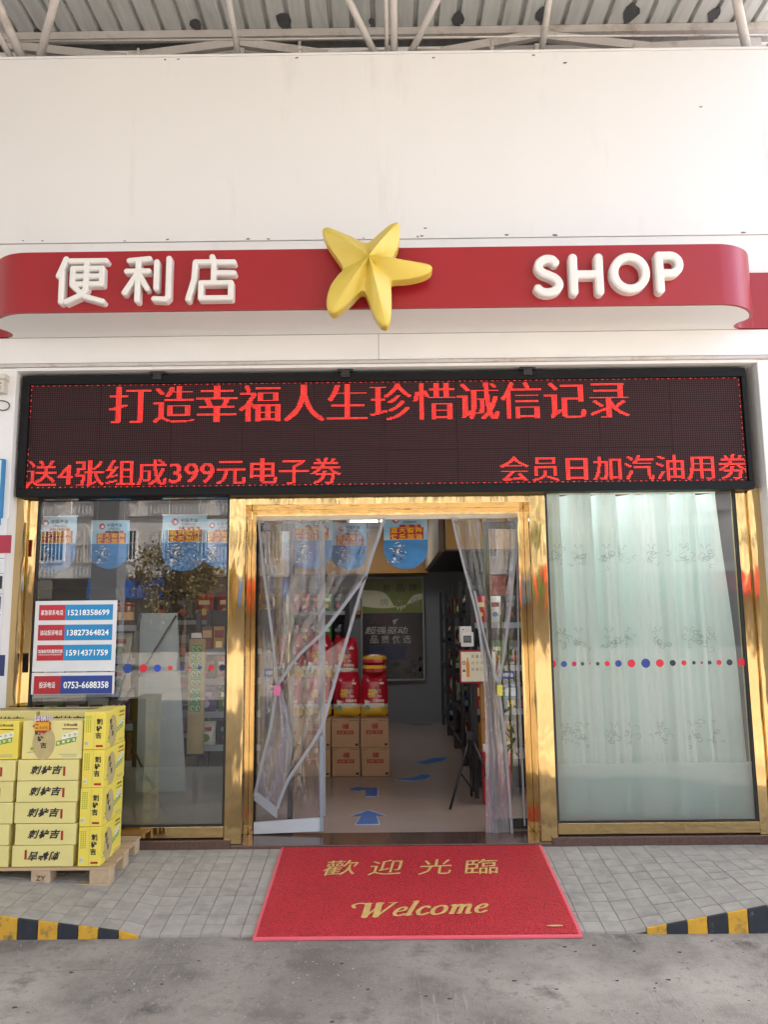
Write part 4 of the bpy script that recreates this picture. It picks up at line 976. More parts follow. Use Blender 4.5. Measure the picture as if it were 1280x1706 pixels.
# front-facing rack at the near right with colourful packs
shelf_unit(.70, 1.3, 1.25, 1.6, [.50, .85, 1.2, 1.55], 'black rack end facing the doorway behind the tripod sign')
ci = 0
for si, (z, kd, cs, w_, h) in enumerate([(.5, 'pouch', ['gold', 'gold', 'gold'], .085, .26), (.85, 'box', ['red', 'blue', 'blue', 'dark'], .10, .22), (1.2, 'pouch', ['dark', 'green', 'dark'], .12, .22), (1.55, 'pouch', ['red', 'white', 'dark'], .11, .24)]):
    for k, c in enumerate(cs): product(kd, c, .77+k*(w_+.015), 1.3, z+.002, w_, h, .08, '%s %s, %s from left, %s board behind the tripod sign' % (c, KIND[kd][1], ORD[k], ['bottom', 'lower middle', 'upper middle', 'top'][si]), 0, 'goods behind the tripod sign')
q = MB(); q.box(.735, .865, 1.12, 1.18, .17, 1.13, 0); q.box(.735, .865, 1.115, 1.119, .8, .803, 1); q.box(.735, .865, 1.115, 1.119, .5, .503, 1)
solo('wooden_panel', q, [P('a8743c', .5, var=.15, scale=4, stretch=(6, 6, 1)), m_ink], 'upright brown wooden panel below the red edged notice', 'panel', (.8, 1.15, .17), bevel=.003)
# dark shelf at the back left
shelf_unit(-1.75, -.55, 4.9, 5.3, [.5, .9, 1.3, 1.7], 'dark goods rack at the back left seen through the door curtain')
ci = 0
for si, z in enumerate([.9, 1.3, 1.7]):
    for k in range(8):
        c = ['dark', 'pink', 'green', 'dark', 'red', 'dark', 'white', 'brown'][ci % 8]; ci += 3
        product('pouch', c, -1.68+k*.145, 5.0, z+.002, .13, .25, .09, '%s snack pouch, %s from left, %s board of the back rack' % (c, ORD[k], ['lower', 'middle', 'top'][si]), 0, 'goods on the back rack')

shelf_unit(-3.4, -1.15, 2.9, 3.3, [.45, .85, 1.22, 1.6], 'long dark goods rack in the middle of the shop behind the left window')  # near-black back panel stands in for the shade deep in the room
ci = 0
for si, z in enumerate([.45, .85, 1.22, 1.6]):
    for k in range(10):
        c = ['brown', 'red', 'dark', 'pink', 'cream', 'dark', 'green', 'gold', 'red', 'purple'][ci % 10]; ci += 3
        product('pouch' if si % 2 else 'box', c, -3.3+k*.225, 3.0, z+.002, .19, .29, .1, '%s %s, %s from left, %s board of the long middle rack' % (c, 'snack pouch' if si % 2 else 'snack carton', ORD[k], ['bottom', 'second', 'third', 'top'][si]), 0, 'goods on the long middle rack')
# ---- tripod with thermometer and sign
tp = thing('tripod', 'black folding tripod stand carrying a notice and a white thermometer', 'tripod', (.63, 1.0, .168))
for e in ((.45, .86), (.86, .92), (.66, 1.3)):
    q = MB(); q.tube([(.63, 1.0, .70), (e[0], e[1], .175)], .010, 8); part('leg', q, m_black, tp, smooth=True)
    q = MB(); m_ = ((.63+e[0])/2+.01, (1.0+e[1])/2, .42); q.tube([(.63, 1.0, .30), m_], .006, 6); part('brace', q, m_black, tp)
for dx in (-.045, .02):
    q = MB(); q.tube([(.63+dx, 1.0, .27 if dx > 0 else .62), (.63+dx, 1.0, 1.42)], .011, 8); part('pole', q, m_black, tp, smooth=True)
q = MB(); q.box(.60, .66, .97, 1.03, .66, .73); part('collar', q, m_black, tp, bevel=.01)
nb_ = thing('notice_board', 'red edged cream notice with an orange bottle picture on the tripod', 'notice', (.7, .96, 1.22))
q = MB(); q.box(.557, .855, .955, .975, 1.10, 1.36); part('board_edge', q, P('8a1030', .4), nb_, bevel=.004)
q = MB(); Y = .953; q.rectf(.57, .842, 1.115, 1.345, Y, 0)
q.add([(.622+x, Y-.001, 1.15+z) for x, z in [(-.012, 0), (.012, 0), (.013, .10), (.006, .13), (.005, .15), (-.005, .15), (-.006, .13), (-.013, .10)]], [tuple(range(8))], 1)
q.tube([(.592+.012*math.cos(t), Y-.001, 1.26+.014*math.sin(t)) for t in np.linspace(0, 6.283, 14)], .003, 5, 2); q.tube([(.582, Y-.001, 1.26), (.602, Y-.001, 1.26)], .002, 4, 2)
q.add([(.592, Y-.001, 1.215), (.577, Y-.001, 1.19), (.607, Y-.001, 1.19)], [(0, 1, 2)], 3)
for j, z in enumerate((1.305, 1.255, 1.205)):
    for k in range(5): q.text('测量体温请出示健康码佩戴口罩'[(j*5+k) % 14], .65+k*.037, .672+k*.037, z-.008, z+.016, Y-.001, 4 if j else 3)
part('notice_print', q, [P('e4dcc4', .5), P('d8902c', .5), P('b02838', .5), P('28303a', .5), P('8a7a5a', .5)], nb_)
th_ = thing('thermometer', 'white wall thermometer with grey screen mounted above the notice', 'thermometer', (.635, .97, 1.47))
q = MB(); q.box(.563, .66, .95, .99, 1.415, 1.545); part('housing', q, P('d4d2d0', .35), th_, bevel=.012)
q = MB(); q.box(.572, .672, .935, .949, 1.385, 1.50); part('front_cover', q, P('dcdad8', .35), th_, bevel=.01)
q = MB(); q.box(.592, .652, .930, .9345, 1.415, 1.472, 0); q.box(.598, .646, .9275, .9295, 1.43, 1.466, 1); 
for k in range(3): q.box(.600+k*.017, .610+k*.017, .9275, .9295, 1.418, 1.422, 2)
part('screen', q, [m_black, P('6a7078', .3), P('e0e0e0', .4)], th_)
q = MB(); q.tube([(.592, .949, 1.52), (.592, .938, 1.52)], .016, 16, 0); q.tube([(.592, .938, 1.52), (.592, .934, 1.52)], .006, 12, 1); part('sensor', q, [P('e8e6e4', .3), m_black], th_)
for x, lab in ((.775, 'red plastic bin on the floor behind the tripod, left of two'), (.90, 'red plastic bin on the floor behind the tripod, right of two')):
    t = thing('red_bin', lab, 'bin', (x, 1.06, .168), 'red bins behind the tripod')
    q = MB(); q.hexa([(-.045, -.045, 0), (.045, -.045, 0), (.045, .045, 0), (-.045, .045, 0)], [(-.057, -.055, .40), (.057, -.055, .40), (.057, .055, .40), (-.057, .055, .40)]); part('bin_body', q, P('a01020', .4), t, local=True, bevel=.006)
    q = MB(); q.box(-.03, .02, -.052, -.0505, .30, .41, 0); q.box(-.04, .04, -.03, .03, .401, .45, 0); part('papers', q, P('d8d4cc', .7), t, local=True)
# wall socket box strip: dark maroon side panel of the right sliding door
def leaf(x0, x1, label):
    t = thing('sliding_door', label, 'door', ((x0+x1)/2, .34, .17))
    q = MB(); q.box(x0, x0+.035, .325, .355, .172, 2.30); q.box(x1-.035, x1, .325, .355, .172, 2.30); q.box(x0+.0355, x1-.0355, .325, .355, .172, .23); q.box(x0+.0355, x1-.0355, .325, .355, 2.25, 2.30)
    part('door_frame', q, m_black, t)
    q = MB(); q.rectf(x0+.035, x1-.035, .231, 2.249, .34); part('door_glass', q, m_glass, t); return t
ld = leaf(-.975, -.68, 'left glass door leaf slid open with two gold handles and bamboo decals')
rd = leaf(.70, .985, 'right glass door leaf slid open with blue push sticker')
for x in (-.812, -.712):
    q = MB(); q.tube([(x, .30, .79), (x, .30, 1.77)], .0105, 10); part('handle', q, m_gold, ld, smooth=True)
for t, xa in ((ld, -.74), (rd, .80)):
    q = MB()
    for s in range(2):
        xx = xa+s*.05; zz = .55; 
        while zz < 1.6: q.tube([(xx, .322, zz), (xx+.004, .322, zz+.15)], .006, 6); zz += .155
    for k in range(34):
        x = xa+R.uniform(-.03, .09); z = R.uniform(.6, 1.65); a = R.uniform(-2.6, -.5); l = R.uniform(.04, .08)
        q.add([(x, .321, z), (x+l*.5*math.cos(a)-.007*math.sin(a), .321, z+l*.5*math.sin(a)+.007*math.cos(a)), (x+l*math.cos(a), .321, z+l*math.sin(a)), (x+l*.5*math.cos(a)+.007*math.sin(a), .321, z+l*.5*math.sin(a)-.007*math.cos(a))], [(0, 1, 2, 3)])
    part('bamboo_decal', q, P('4a5a2c', .6), t, kind='stuff')
for t, x0, x1, z in ((ld, -.885, -.785, 1.235), (rd, .79, .885, 1.205)):
    q = MB(); q.box(x0, x1, .3185, .3205, z-.025, z+.03, 0); q.text('中国海油', x0+.01, x1-.01, z-.012, z+.018, .3175, 1, bold=.03); part('blue_sticker', q, [P('1c4a9c', .4), P('e8e8f0', .5)], t)
q = MB(); q.box(.987, .9995, .272, .36, .172, 2.31); q.box(-.9995, -.987, .272, .36, .172, 2.31); part('door_jamb', q, P('2a0c16', .2), door)

# ---- clear PVC door curtains
def wave(u, z, A, n, ph): return A*math.sin(u*n+ph+z*.7)+A*.5*math.sin(u*n*2.3+ph*2+z*1.7)
def sheet(Lc, Rc, nu, nv, y, A, n, ph, name, mat_, parent, tie=None):
    zs_ = np.linspace(0, 1, nv); v = []; f = []
    def at(c, t):
        s = t*(len(c)-1); k = min(int(s), len(c)-2); a = s-k; return (c[k][0]*(1-a)+c[k+1][0]*a, c[k][1]*(1-a)+c[k+1][1]*a)
    for t in zs_:
        l, r_ = at(Lc, t), at(Rc, t); wdt = max(.02, r_[0]-l[0])
        for i in range(nu):
            u = i/(nu-1); x = l[0]+(r_[0]-l[0])*u; z = l[1]+(r_[1]-l[1])*u
            v.append((x, y+wave(u, z, A*(1+.5*math.sin(t*5)), n, ph), z))
    for j in range(nv-1):
        for i in range(nu-1): a = j*nu+i; f.append((a, a+nu, a+nu+1, a+1))
    q = MB(); q.add(v, f); return part(name, q, mat_, parent, smooth=True)
lc = thing('door_curtain', 'clear plastic magnetic door curtain on the left, tied back with a pink clip', 'curtain', (-.5, .24, .17))
A_left = [(-.922, 2.32), (-.905, 2.17), (-.893, 2.047), (-.872, 1.89), (-.851, 1.748), (-.81, 1.454), (-.778, 1.165)]
diag = [(-.024, 2.32), (-.086, 2.13), (-.157, 1.911), (-.285, 1.742), (-.468, 1.513), (-.624, 1.369), (-.770, 1.17)]
A_right = [(-.024, 2.32), (-.060, 2.2), (-.104, 2.081), (-.152, 1.93), (-.2, 1.784), (-.286, 1.491), (-.371, 1.202), (-.42, 1.03), (-.476, .857), (-.6, .669), (-.702, .519), (-.771, .342)]
sheet([(-.925, 2.32), (-.92, .27)], [(-.47, 2.32), (-.47, .27)], 40, 24, .262, .006, 8, .3, 'clear_sheet', m_pvc, lc)
sheet(A_left, diag, 60, 40, .243, .016, 8, 1.2, 'clear_sheet', m_pvc, lc)
sheet([(-.778, 1.165), (-.80, 1.0), (-.821, .88), (-.869, .68), (-.92, .44)], [(-.76, 1.165), (-.69, .95), (-.66, .80), (-.70, .55), (-.771, .342)], 24, 24, .235, .014, 5, 2, 'clear_sheet', m_pvc2, lc)
sheet([(-.770, 1.17), (-.765, 1.0), (-.75, .8), (-.74, .6), (-.771, .36)], A_right[5:], 30, 26, .25, .012, 6, .5, 'clear_sheet', m_pvc, lc)
for pts_, hw_ in ((A_left, .009), (A_right, .011), (diag[2:], .011), ([(-.778, 1.165), (-.821, .88), (-.869, .68), (-.925, .42)], .010)):
    q = MB(); q.ribbon(catmull(pts_, 3, False), hw_, .212, .2165); part('magnetic_strip', q, m_strip, lc)
q = MB(); q.ribbon([(-.475, 2.32), (-.470, .28)], .024, .268, .272); part('magnetic_strip', q, m_strip, lc)
q = MB(); q.ribbon([(-.470, .82), (-.468, .19)], .012, .218, .222); part('magnetic_strip', q, P('7f8892', .4), lc)
q = MB(); q.add([(-.93, .225, .155+.02), (-.469, .225, .19), (-.469, .225, .278), (-.93, .225, .252)], [(0, 1, 2, 3)]); q.add([(-.93, .24, .155+.02), (-.469, .24, .19), (-.469, .24, .278), (-.93, .24, .252)], [(3, 2, 1, 0)])
q = MB(); q.prism_y([(-.93, .176), (-.469, .19), (-.469, .278), (-.93, .252)], .222, .238); part('bottom_bar', q, P('b4b8bc', .4), lc)
q = MB(); q.prism_y([(-.929, .40), (-.772, .282), (-.768, .345), (-.918, .462)], .205, .218); part('bottom_bar', q, P('8c9096', .45), lc)
q = MB(); q.box(-.80, -.757, .195, .23, 1.09, 1.16); part('binder_clip', q, P('c86a9a', .5), lc, bevel=.004)
q = MB(); q.tube([(-.80, .215, 1.15), (-.835, .215, 1.16), (-.835, .215, 1.13), (-.80, .215, 1.12)], .003, 6); part('clip_wire', q, m_steel, lc)
for x in (-.90, -.73, -.60, -.50, -.43, -.28, -.06):
    q = MB(); q.tube([(x, .235, 2.305), (x, .215, 2.305)], .012, 10); part('curtain_stud', q, P('9a948c', .3), lc)
rc = thing('door_curtain', 'clear plastic magnetic door curtain on the right, tied back with a yellow clip', 'curtain', (.7, .24, .17))
B_left = [(.463, 2.32), (.485, 2.2), (.509, 2.096), (.559, 1.882), (.605, 1.691), (.634, 1.523), (.654, 1.315), (.661, .987), (.654, .586), (.645, .165)]
B_right = [(.923, 2.32), (.915, 2.2), (.901, 2.027), (.855, 1.688), (.808, 1.396), (.762, 1.149), (.767, 1.027), (.785, .824), (.804, .505), (.817, .165)]
sheet(B_left, B_right, 60, 50, .243, .014, 7, .9, 'clear_sheet', m_pvc, rc)
sheet([(.60, 1.80), (.640, 1.5), (.654, 1.315), (.661, .987), (.654, .586), (.645, .165)], [(.612, 1.80), (.665, 1.5), (.72, 1.27), (.762, 1.1), (.79, .75), (.805, .165)], 30, 40, .228, .013, 6, 2.2, 'clear_sheet', m_pvc2, rc)
for pts_, hw_ in ((B_left[:7], .008), ([(.608, 1.796), (.645, 1.606), (.69, 1.397), (.757, 1.15)], .007), (B_right, .009)):
    q = MB(); q.ribbon(catmull(pts_, 3, False), hw_, .205, .209); part('magnetic_strip', q, m_strip, rc)
q = MB(); q.ribbon([(.931, 2.31), (.922, 1.8), (.91, 1.2), (.915, .2)], .006, .268, .272); part('magnetic_strip', q, m_strip, rc)
q = MB(); q.box(.745, .782, .19, .225, 1.075, 1.15); part('binder_clip', q, P('c8c04a', .5), rc, bevel=.004)
q = MB(); q.tube([(.782, .21, 1.135), (.815, .21, 1.145), (.815, .21, 1.115), (.782, .21, 1.105)], .003, 6); part('clip_wire', q, m_steel, rc)
for x in (.49, .69, .87):
    q = MB(); q.tube([(x, .235, 2.305), (x, .215, 2.305)], .012, 10); part('curtain_stud', q, P('9a948c', .3), rc)

# ---- sheer curtain in the right window
def cfold(x, z):
    s = (2.47-z); xx = x-.012*s
    y = .15+.022*math.sin(xx*31+1)+.010*math.sin(xx*57+s)+.004*math.sin(xx*140)
    ed = (.98, 1.225, 1.45, 1.62, 2.0, 2.17, 2.50)
    for e0, e1 in zip(ed[:-1], ed[1:]):
        if e0 <= xx < e1:
            t = (xx-e0)/(e1-e0); w_ = min(.12, (e1-e0)*.5); y += w_*(1-t)**1.4 if t > .05 else w_*(t/.05)*.93
    return y+.006*math.sin(z*3+xx*8)
scu = thing('sheer_curtain', 'pale mint sheer curtain in soft vertical folds behind the right window', 'curtain', (1.7, .2, .25))
v = []; f = []; nx, nz = 420, 26
for j in range(nz+1):
    z = 2.47-j/nz*2.20; xr = 2.315+.10*(2.47-z)/2.2+.02
    for i in range(nx+1): x = 1.105+(xr-1.105)*i/nx; v.append((x, cfold(x, z), z))
for j in range(nz):
    for i in range(nx): a = j*(nx+1)+i; f.append((a, a+nx+1, a+nx+2, a+1))
q = MB(); q.add(v, f); part('curtain_cloth', q, m_curtain, scu, smooth=True)
q = MB(); q.tube([(1.1, .2, 2.50), (2.5, .2, 2.50)], .014, 8); part('curtain_rail', q, m_white, scu)
m_emb = P('8fa09a', .8)
rr = random.Random(11)
for row, zc in enumerate((2.02, 1.44, .80)):
    for k, xc in enumerate((1.19, 1.34, 1.52, 1.66, 1.86, 2.09, 2.24)):
        q = MB(); xc2 = xc+rr.uniform(-.02, .02); sz = rr.uniform(.8, 1.15)
        for m_ in range(11):
            a0 = rr.uniform(0, 6.28); r0 = rr.uniform(.012, .024)*sz; px_, pz_ = xc2+rr.gauss(0, .03)*sz, zc+rr.gauss(0, .032)*sz; dr = rr.choice((-1, 1))
            pp = []
            for t in np.linspace(0, 4.5, 9): r1 = r0*(1-t/6.5); xx = px_+r1*math.cos(a0+dr*t); zz = pz_+r1*math.sin(a0+dr*t); pp.append((xx, cfold(xx, zz)-.006, zz))
            q.tube(pp, .0011, 4)
        for m_ in (-1, 1):
            pp = [(xc2+m_*.006+m_*.012*t, 0, zc+.06+.035*t) for t in (0, .5, 1)]+[(xc2+m_*.028, 0, zc+.083), (xc2+m_*.02, 0, zc+.08)]
            q.tube([(a, cfold(a, c)-.006, c) for a, _, c in pp], .0011, 4)
        part('embroidery', q, m_emb, scu)

# ---- phone number stickers on the left window
m_swhite = P('d4d6da', .4)
def phone(x0, x1, z0, z1, rows, label):
    t = thing('phone_sticker', label, 'sticker', (x0, -.01, z0))
    q = MB(); q.box(x0, x1, -.012, -.008, z0, z1); part('backing', q, m_swhite, t)
    for (za, zb, xm, red, blue, l, num, sub, xa, xb) in rows:
        q = MB(); q.rectf(xa, xm, za, zb, -.0135, 0); q.rectf(xm, xb, za, zb, -.0135, 1)
        h = zb-za
        if sub: q.text(l, xa+.008, xm-.006, za+h*.48, za+h*.72, -.015, 2, bold=.01); q.text('（油站加油及非油品咨询）', xa+.01, xm-.01, za+h*.34, za+h*.43, -.015, 2)
        else:
            cx = (xa+xm)/2; hw = (xm-xa)*.42 if len(l) > 4 else (xm-xa)*.30; q.text(l, cx-hw, cx+hw, za+h*.33, za+h*.67, -.015, 2, bold=.006)
        q.text(num, xm+(xb-xm)*.06, xb-(xb-xm)*.07, za+h*.30, za+h*.68, -.015, 2, bold=.018)
        part('number_strip', q, [P(red, .4), P(blue, .4), P('eef4f8', .5)], t)
k_ = dict()
phone(-2.385, -1.832, 1.283, 1.752, [(1.622, 1.725, -2.18, 'b81c2e', '0a86c0', '紧急联系电话', '15218358699', 0, -2.358, -1.858), (1.488, 1.592, -2.18, 'b01a2e', '0a80ba', '油站投诉电话', '13827364824', 0, -2.358, -1.858), (1.355, 1.458, -2.18, 'b01a2e', '0a86c0', '加油站司机服务热线', '15914371759', 1, -2.358, -1.858)], 'white window sticker listing three red and blue phone numbers')
phone(-2.385, -1.832, 1.135, 1.276, [(1.137, 1.255, -2.19, 'a81828', '1c3a8a', '投诉电话', '0753-6688358', 0, -2.368, -1.845)], 'smaller sticker with one dark blue phone number under the larger sticker')

# ---- pallet and lemon drink cartons
pal = thing('pallet', 'low pine pallet with stamped blocks under the yellow cartons', 'pallet', (-2.2, -.3, .1))
PZ = .104
def pz(y): return PZ+max(0, (y+.57))*.06
for x in (-1.68, -2.02, -2.50, -2.9):
    for y in (-.57, -.33, -.12):
        q = MB(); w_ = .115 if x > -1.9 else (.11)
        q.box(x-w_/2, x+w_/2, y, y+.09, pz(y)+.014, pz(y)+.088); part('block', q, m_wood2, pal, bevel=.003)
for y in (-.57, -.33, -.12):
    q = MB(); q.box(-3.1, -1.622, y, y+.09, pz(y), pz(y)+.0135); part('bottom_board', q, m_wood, pal, bevel=.002)
for k in range(5):
    y = -.572+k*.115; q = MB(); q.box(-3.1, -1.62, y, y+.10, pz(y)+.0885, pz(y)+.103); part('top_board', q, m_wood, pal, bevel=.002)
q = MB(); q.text('ZY', -2.045, -1.99, PZ+.035, PZ+.062, -.572, 0, bold=.01); q.text('0191', -2.04, -2.0, PZ+.020, PZ+.028, -.572, 0); part('stamp', q, P('3a2c20', .8), pal)
BW, BH, BD = .355, .119, .222
TXc = '刺柠吉'
m_stamp = P('9a2a1c', .6); m_lemon = M('lemon_print', (.46, .36, .16), .6, var=.12, scale=30); m_maroon = P('5a2a18', .6); m_gprint = P('7a9a1c', .6); m_wprint = P('e8ead8', .5); m_gray = P('9aa07a', .6)
def bigface(q, O, U, V, w_, h, mats=None):
    O, U, V = Vector(O), Vector(U), Vector(V); Nn = U.cross(V).normalized()
    def pt(a, b, d=.001): return O+U*(a*w_)+V*(b*h)+Nn*d
    q.add([pt(.36+.19*math.cos(t), .42+.44*math.sin(t), .0008) for t in np.linspace(0, 6.283, 24, endpoint=False)], [tuple(range(24))], 2)
    for k, ch in enumerate(TXc): q.plane_text(ch, pt(.20+k*.055, .62-k*.17, .0016), U, V, .10*w_, .15*h, 1, bold=.035, shear=-.1)
    q.plane_text('世界500强', pt(.68, .84), U, V, .23*w_, .07*h, 3, bold=.03)
    q.add([pt(a, b) for a, b in ((.66, .76), (.92, .76), (.92, .785), (.66, .785))], [(0, 1, 2, 3)], 3)
    for r_, (b0, n, a0) in enumerate(((.50, 3, .66), (.33, 4, .56))):
        for k in range(n):
            a = a0+k*.085; c = b0+k*.03
            q.add([pt(a, c), pt(a+.08, c+.02), pt(a+.09, c+.15), pt(a+.01, c+.13)], [(0, 1, 2, 3)], 4 if r_ == 0 else 5)
            q.plane_text(('零添加' if r_ == 0 else '饮刺柠吉')[k], pt(a+.022, c+.035, .0018), U, V, .048*w_, .08*h, 6 if r_ == 0 else 4, bold=.03)
    for j in range(2): q.add([pt(.62+.06*(1-j), .06+j*.045), pt(.92, .06+j*.045), pt(.92, .078+j*.045), pt(.62+.06*(1-j), .078+j*.045)], [(0, 1, 2, 3)], 6)
    q.add([pt(.17+.03*math.cos(t), .27+.045*math.sin(t)) for t in np.linspace(0, 6.283, 12, endpoint=False)], [tuple(range(12))], 5)
    q.add([pt(.09, .16), pt(.24, .18), pt(.24, .205), pt(.09, .185)], [(0, 1, 2, 3)], 6)
PM = lambda y: [y, m_ink, m_lemon, m_maroon, m_wprint, m_gprint, m_gray, m_stamp]
def longface(q, O, U, V, w_, h, flip=False):
    O, U, V = Vector(O), Vector(U), Vector(V); Nn = U.cross(V).normalized()
    if flip: O = O+U*w_+V*h; U, V = -U, -V
    for k, ch in enumerate(TXc): q.plane_text(ch, O+U*(w_*(.20+k*.175))+V*(h*.30)+Nn*.001, U, V, w_*.155, h*.42, 1, bold=.04, shear=.35)
    a = O+U*(w_*.755)+V*(h*.22)+Nn*.001; q.add([a, a+U*(w_*.038), a+U*(w_*.038)+V*(h*.44), a+V*(h*.44)], [(0, 1, 2, 3)], 7)
def carton_lying(flip=False):
    q = MB(); q.box(0, BW, 0, BD, 0, BH-.002); base = q
    p = MB(); longface(p, (0, 0, 0), (1, 0, 0), (0, 0, 1), BW, BH, flip); return base, p
def carton_up():
    q = MB(); q.box(0, BW, 0, BH, 0, BD-.002); p = MB(); bigface(p, (0, 0, 0), (1, 0, 0), (0, 0, 1), BW, BD)
    return q, p
def carton_side():    # end face towards the street, big face towards +x
    q = MB(); q.box(0, .127, 0, BW, 0, .2155); p = MB()
    bigface(p, (.127, 0, 0), (0, 1, 0), (0, 0, 1), BW, .2155)
    for k, ch in enumerate(TXc): p.plane_text(ch, (.076-k*.002, -.001, .2155*(.66-k*.185)), (1, 0, 0), (0, 0, 1), .034, .036, 1, bold=.04, shear=-.1)
    p.rectf(.074, .116, .014, .026, -.001, 7)
    p.rectf(.062, .0635, .002, .212, -.001, 6); p.rectf(.010, .030, .022, .05, -.001, 4)
    for k in range(6): p.rectf(.0115+k*.003, .013+k*.003, .025, .047, -.0018, 6)
    for k in range(3):
        for j in range(9): p.rectf(.012+k*.012, .018+k*.012, .10+j*.011, .106+j*.011, -.001, 5)
    return q, p
protos = {}
GRP = 'yellow lemon drink cartons stacked on the pallet'
def lemon(kind, loc, label, ymat):
    key = (kind, ymat.name)
    if key not in protos:
        b, p = {'ly': lambda: carton_lying(False), 'lyf': lambda: carton_lying(True), 'up': carton_up, 'sd': carton_side}[kind]()
        protos[key] = (b.mesh('carton_body', [ymat], bevel=.0035), p.mesh('carton_print', PM(ymat)))
    t = thing('drink_carton', label, 'carton', loc, GRP); t.rotation_euler = (0, 0, R.uniform(-.012, .012))
    b, p = protos[key]; part('carton_body', b, None, t); part('carton_print', p, None, t)
Z0 = .210
lv = ['bottom', 'second', 'third', 'fourth', 'fifth']
for c, (x, nm) in enumerate(((-2.195, 'middle'), (-2.575, 'left'), (-2.95, 'far left'))):
    for k in range(5): lemon('lyf' if (k == 0 and c == 0) else 'ly', (x+R.uniform(-.007, .007)+k*.003, -.555+R.uniform(-.006, .004), Z0+k*(BH+.001)), 'yellow carton lying flat, %s up in the front %s stack%s' % (lv[k], nm, ', printed upside down' if (k == 0 and c == 0) else ''), m_yel)
    lemon('up', (x+.018, -.545, Z0+5*(BH+.001)), 'yellow carton standing upright with lemon picture on top of the front %s stack' % nm, m_yel if c == 0 else m_yel2)
for k in range(4): lemon('sd', (-1.818+R.uniform(-.005, .008)+k*.003, -.555+R.uniform(-.008, .006), Z0+k*.2175), 'bright yellow carton turned sideways at the pallet edge, %s from the bottom' % ['first', 'second', 'third', 'fourth'][k], m_yel2)
for c, (x, nm) in enumerate(((-2.19, 'middle'), (-2.56, 'left'))):
    for k in range(7): lemon('ly', (x+.0+R.uniform(-.01, .01), -.30, Z0+.012+k*(BH+.001)), 'yellow carton lying flat, %s up in the rear %s stack' % ((lv+['sixth', 'top'])[k], nm), m_yel)
for x, nm in ((-2.19, 'middle'), (-2.56, 'left')):
    q = MB(); zt = Z0+.012+7*(BH+.001)+.0006; q.box(x+.0, x+BW, -.215, -.165, zt, zt+.0008); q.box(x-.0008, x+.0, -.215, -.165, zt-.03, zt+.0008)
    solo('packing_tape', q, film('tape_clear_'+nm, (.8, .76, .6), .05, .15, diff=.35, dcol=(.6, .52, .34)), 'strip of clear packing tape across the top of the rear %s carton' % nm, 'tape', (x, -.2, zt))
tg = thing('price_tag', 'promotion tag with yellow price patch stuck on the middle upright carton', 'price tag', (-2.08, -.56, 1.02))
q = MB(); n = 14
q.add([(-2.06+.058*(1 if k % 2 else .82)*math.cos(2*math.pi*k/n), -.5525, 1.0+.046*(1 if k % 2 else .8)*math.sin(2*math.pi*k/n)) for k in range(n)], [tuple(range(n))], 0)
q.rectf(-2.105, -2.018, .975, 1.022, -.554, 1); q.text('50元', -2.075, -2.025, .983, .999, -.555, 2, bold=.01); q.rectf(-2.1, -2.082, 1.005, 1.012, -.555, 2); q.rectf(-2.1, -2.082, .985, .992, -.555, 2)
q.text('促销中', -2.108, -2.005, 1.028, 1.062, -.553, 3, bold=.07); q.text('促销中', -2.108, -2.005, 1.028, 1.062, -.5545, 4, bold=.01)
part('tag_card', q, [P('a8202c', .5), P('d8a018', .5), P('8a3a14', .5), P('4a2a6a', .5), P('e8e0e8', .5)], tg)

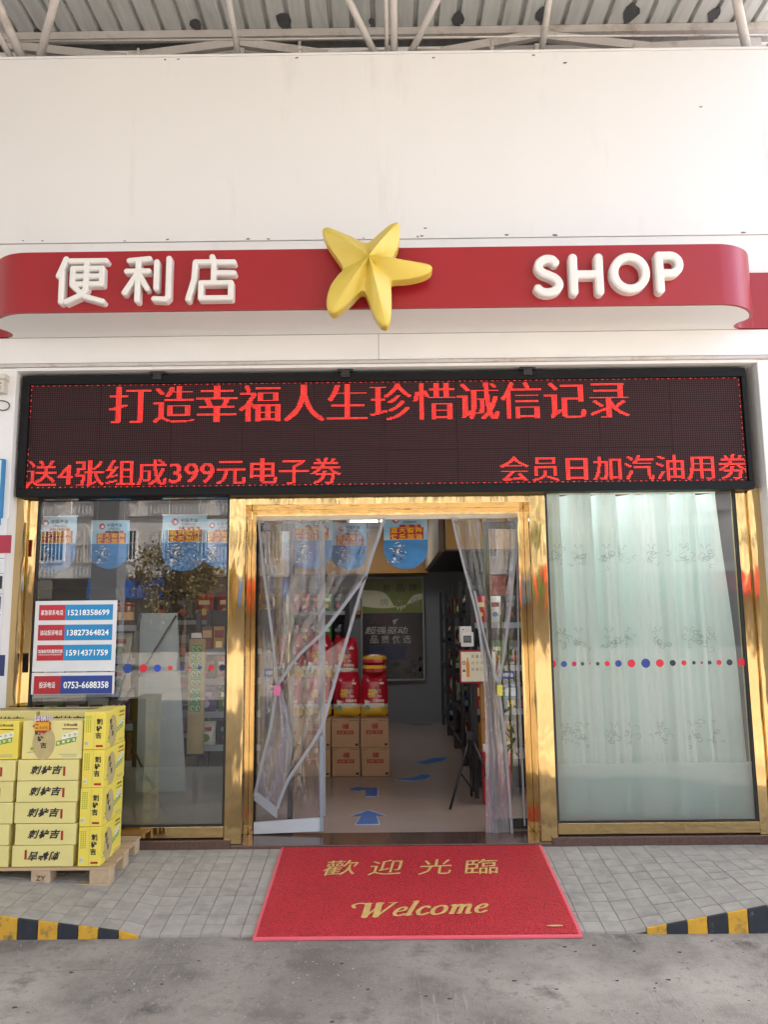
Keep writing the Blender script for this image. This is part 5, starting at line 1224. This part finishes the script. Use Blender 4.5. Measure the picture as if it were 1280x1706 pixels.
# ---- price board, alarm box and cable on the left pilaster
pb = thing('price_board', 'white fuel price board with blue, red and navy panels cut by the left edge', 'sign', (-2.9, -.15, 1.7))
q = MB(); q.box(-3.3, -2.535, -.165, -.142, .95, 2.30); part('panel', q, m_swhite, pb, bevel=.003)
q = MB(); q.box(-3.3, -2.497, -.172, -.1655, 2.065, 2.184); part('red_strip', q, P('a01838', .4), pb)
q = MB(); q.box(-3.3, -2.494, -.172, -.1655, 1.268, 1.402); part('navy_strip', q, P('1a2a5e', .4), pb)
for z in (1.595, 1.73, 1.865):
    q = MB(); q.box(-3.3, -2.542-(1.9-z)*.02, -.170, -.1655, z-.035, z+.05); part('digit_panel', q, m_black, pb)
for z in (2.03, 1.93, 1.795, 1.66, 1.53):
    q = MB(); q.box(-3.3, -2.537, -.1665, -.1652, z, z+.003); part('seam', q, m_rubber, pb)
q = MB(); q.box(-3.3, -2.575, -.175, -.142, 2.25, 2.70, 0); q.box(-3.3, -2.59, -.178, -.1755, 2.26, 2.69, 1); q.box(-3.3, -2.60, -.181, -.1785, 2.27, 2.68, 0); 
solo('blue_sign', q, [P('1a78b0', .3), P('d8e8f0', .4)], 'blue sign panel with white inner border at the far left edge', 'sign', (-2.9, -.16, 2.48))
ab = thing('alarm_box', 'small cream electrical box high on the left pilaster beside the message board', 'electrical box', (-2.65, -.16, 3.2))
q = MB(); q.box(-2.75, -2.592, -.20, -.142, 3.155, 3.245); q.box(-2.75, -2.585, -.205, -.142, 3.248, 3.285); part('casing', q, P('c8c4b8', .5), ab, bevel=.004)
q = MB(); q.box(-2.65, -2.61, -.203, -.2005, 3.215, 3.222)
for k in range(2):
    for j in range(2): q.box(-2.64+k*.018, -2.632+k*.018, -.203, -.2005, 3.175+j*.016, 3.183+j*.016)
part('marking', q, P('5a5a5a', .6), ab)
q = MB(); q.tube(catmull([(-2.72, 3.10), (-2.66, 3.112), (-2.60, 3.105), (-2.572, 3.08), (-2.585, 3.05), (-2.63, 3.045), (-2.70, 3.07)], 4, False) and [(x, -.150, z) for x, z in catmull([(-2.72, 3.10), (-2.66, 3.112), (-2.60, 3.105), (-2.572, 3.08), (-2.585, 3.05), (-2.63, 3.045), (-2.70, 3.07)], 4, False)], .004, 6)
solo('cable_loop', q, P('4a4644', .6), 'thin grey cable loop hanging on the left pilaster below the electrical box', 'cable', (-2.64, -.15, 3.08), smooth=True)
